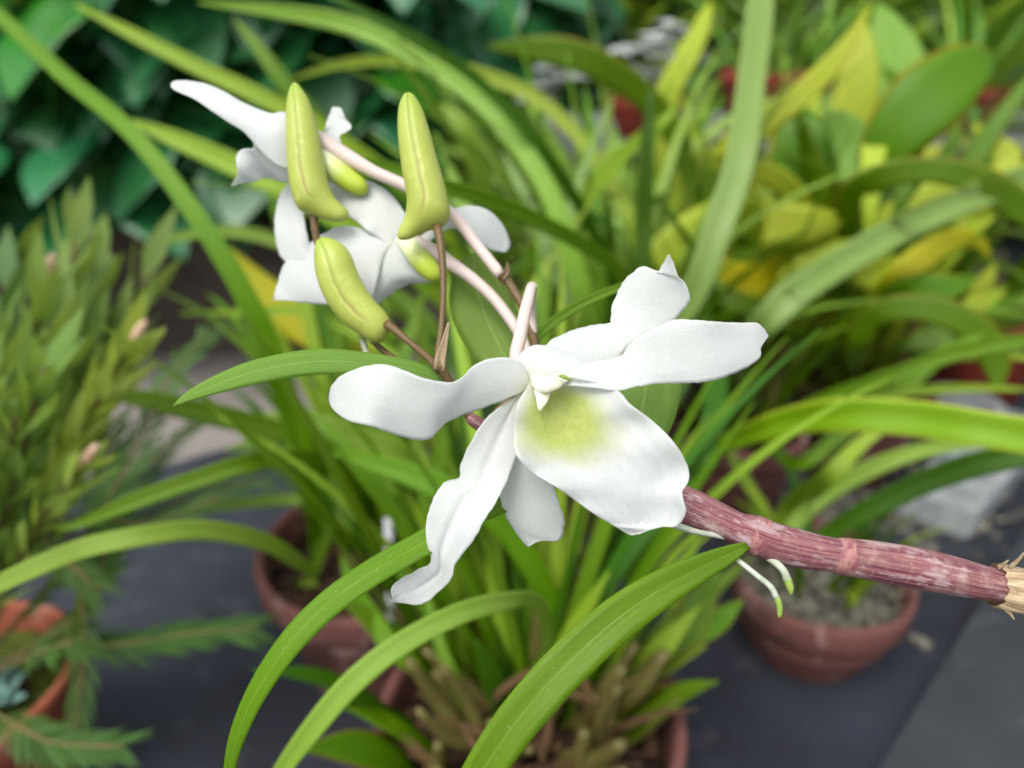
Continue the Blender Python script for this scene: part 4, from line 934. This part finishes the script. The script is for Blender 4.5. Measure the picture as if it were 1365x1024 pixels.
shelfpot(.24, 1.47, .07, .07, 'clay_red', 'low red pot at the left end of the back shelf', 'sparse green plant at the left end of the back shelf', 16, (.08, .2), (.006, .012), ['hedge', 'hedge_blue'], 43)
shelfpot(.85, 1.55, .075, .08, 'clay_red', 'dark pot on the back shelf behind the pale upright leaf', 'bright grassy plant on the back shelf behind the pale upright leaf', 60, (.14, .28), (.008, .016), ['hedge', 'hedge', 'strap_yel'], 44)
shelfpot(1.12, 1.5, .08, .06, 'clay', 'clay pot on the back shelf near the right end', 'blue grey leaved plant at the top right corner', 60, (.1, .2), (.03, .05), ['hedge_blue'], 45, 'ovate')
shelfpot(1.45, 1.6, .08, .06, 'clay', 'clay pot at the right end of the back shelf', 'dark green plant at the right end of the back shelf', 60, (.14, .3), (.02, .035), ['hedge', 'strap_dark'], 46, 'ovate')
# white flowering heads and pale blossom between shrub and pots
def white_bloom(x, y, d, n, seed, label):
    rr = random.Random(seed); c = P(x, y, d); t = thing('white_flower_cluster', label, 'flowers', tuple(c))
    tube('stem', [(Vector((c.x, c.y, .0)), .004), (c.lerp(Vector((c.x, c.y, 0)), .4), .004), (c, .003)], 'stem', t, n=10, sides=8, px=False)
    for k in range(n):
        b = c + Vector((rr.gauss(0, .022), rr.gauss(0, .022), rr.gauss(0, .028))); a0 = rr.random() * 6
        for q in range(5): arc_leaf(b, a0 + q * 1.257, rr.uniform(.1, .6), .028, .02, .6, 'petal', t, n=7, shape='ovate', nu=2, name='petal')
white_bloom(872, 88, 1.15, 22, 1, 'pale white blossom cluster on the left of the red pots at the top')
white_bloom(742, 100, 1.3, 14, 2, 'small white blossom cluster above the arching blades at the top centre')
# grass and shrub masses further off
def mass(name, label, cat, box, n, L, W, mat, seed, el=(.0, 1.4), cards=4):
    rr = random.Random(seed); V = []; Fc = []; U = []
    for k in range(n):
        p = Vector([rr.uniform(a, b) for a, b in box]); az = rr.uniform(PI * .9, PI * 2.1); e = rr.uniform(*el); l = rr.uniform(*L); w = rr.uniform(*W)
        s = Vector((-math.sin(az), math.cos(az), rr.uniform(-.4, .4))).normalized(); b = len(V)
        for i in range(5):
            f = i / 4; ee = e - f * .9; pp = p + Vector((math.cos(az) * math.cos(ee), math.sin(az) * math.cos(ee), math.sin(e) * (1 - f * .35))) * l * f
            ww = w * (math.sin(PI * (.1 + .88 * f)) ** .8)
            for sg in (-1, 1): V.append(pp + s * sg * ww / 2); U.append(((sg + 1) / 2, f))
        for i in range(4): Fc.append((b + 2 * i, b + 2 * i + 1, b + 2 * i + 3, b + 2 * i + 2))
    o = mesh(name, V, Fc, mat, None, U); tag(o, label, cat, kind='stuff'); return o
mass('background_foliage', 'blurred green foliage along the top right behind the shelf', 'foliage', ((.3, 4.2), (2.15, 3.2), (-.1, .75)), 5200, (.12, .3), (.02, .06), 'hedge', 61)
mass('background_foliage', 'blurred dark green foliage at the top behind the glossy shrubs', 'foliage', ((-3.0, .5), (2.35, 3.3), (-.1, .8)), 4200, (.12, .28), (.06, .12), 'shrub', 62)

# ------------------------------------------------------------------ camera, light, world
cam = bpy.data.cameras.new('camera'); co = bpy.data.objects.new('camera', cam); col.objects.link(co); S.camera = co
co.location = CAM; co.rotation_euler = (PI / 2 - PITCH, 0, 0)
cam.sensor_width = 36; cam.lens = 36 * F / 1365; cam.clip_start = .01; cam.clip_end = 200
cam.dof.use_dof = True; cam.dof.focus_distance = .156; cam.dof.aperture_fstop = 8.4; cam.dof.aperture_blades = 0
W = bpy.data.worlds.new('World'); S.world = W; W.use_nodes = True
nt = W.node_tree; bg = nt.nodes['Background']; sk = nt.nodes.new('ShaderNodeTexSky'); sk.sky_type = 'NISHITA'; sk.sun_disc = False
SE, SR = math.radians(62), math.radians(215)   # soft sun high behind the photographer
sk.sun_elevation = SE; sk.sun_rotation = SR; sk.air_density = 1; sk.dust_density = 4; sk.ozone_density = .6
hs = nt.nodes.new('ShaderNodeHueSaturation'); hs.inputs['Saturation'].default_value = .35   # sky colour muted so its light is less blue
nt.links.new(sk.outputs[0], hs.inputs['Color']); nt.links.new(hs.outputs[0], bg.inputs[0]); bg.inputs[1].default_value = .15
sl = bpy.data.lights.new('sun', 'SUN'); so = bpy.data.objects.new('sun', sl); col.objects.link(so)
sl.energy = 1.0; sl.angle = math.radians(28); sl.color = (1, .96, .9)
sd = Vector((math.sin(SR) * math.cos(SE), math.cos(SR) * math.cos(SE), math.sin(SE)))
so.rotation_euler = (-sd).to_track_quat('-Z', 'Y').to_euler()
S.view_settings.view_transform = 'Standard'; S.view_settings.look = 'None'; S.view_settings.exposure = 0.83; S.view_settings.gamma = 1
for o in bpy.data.objects:
    if '_o' in o: del o['_o']
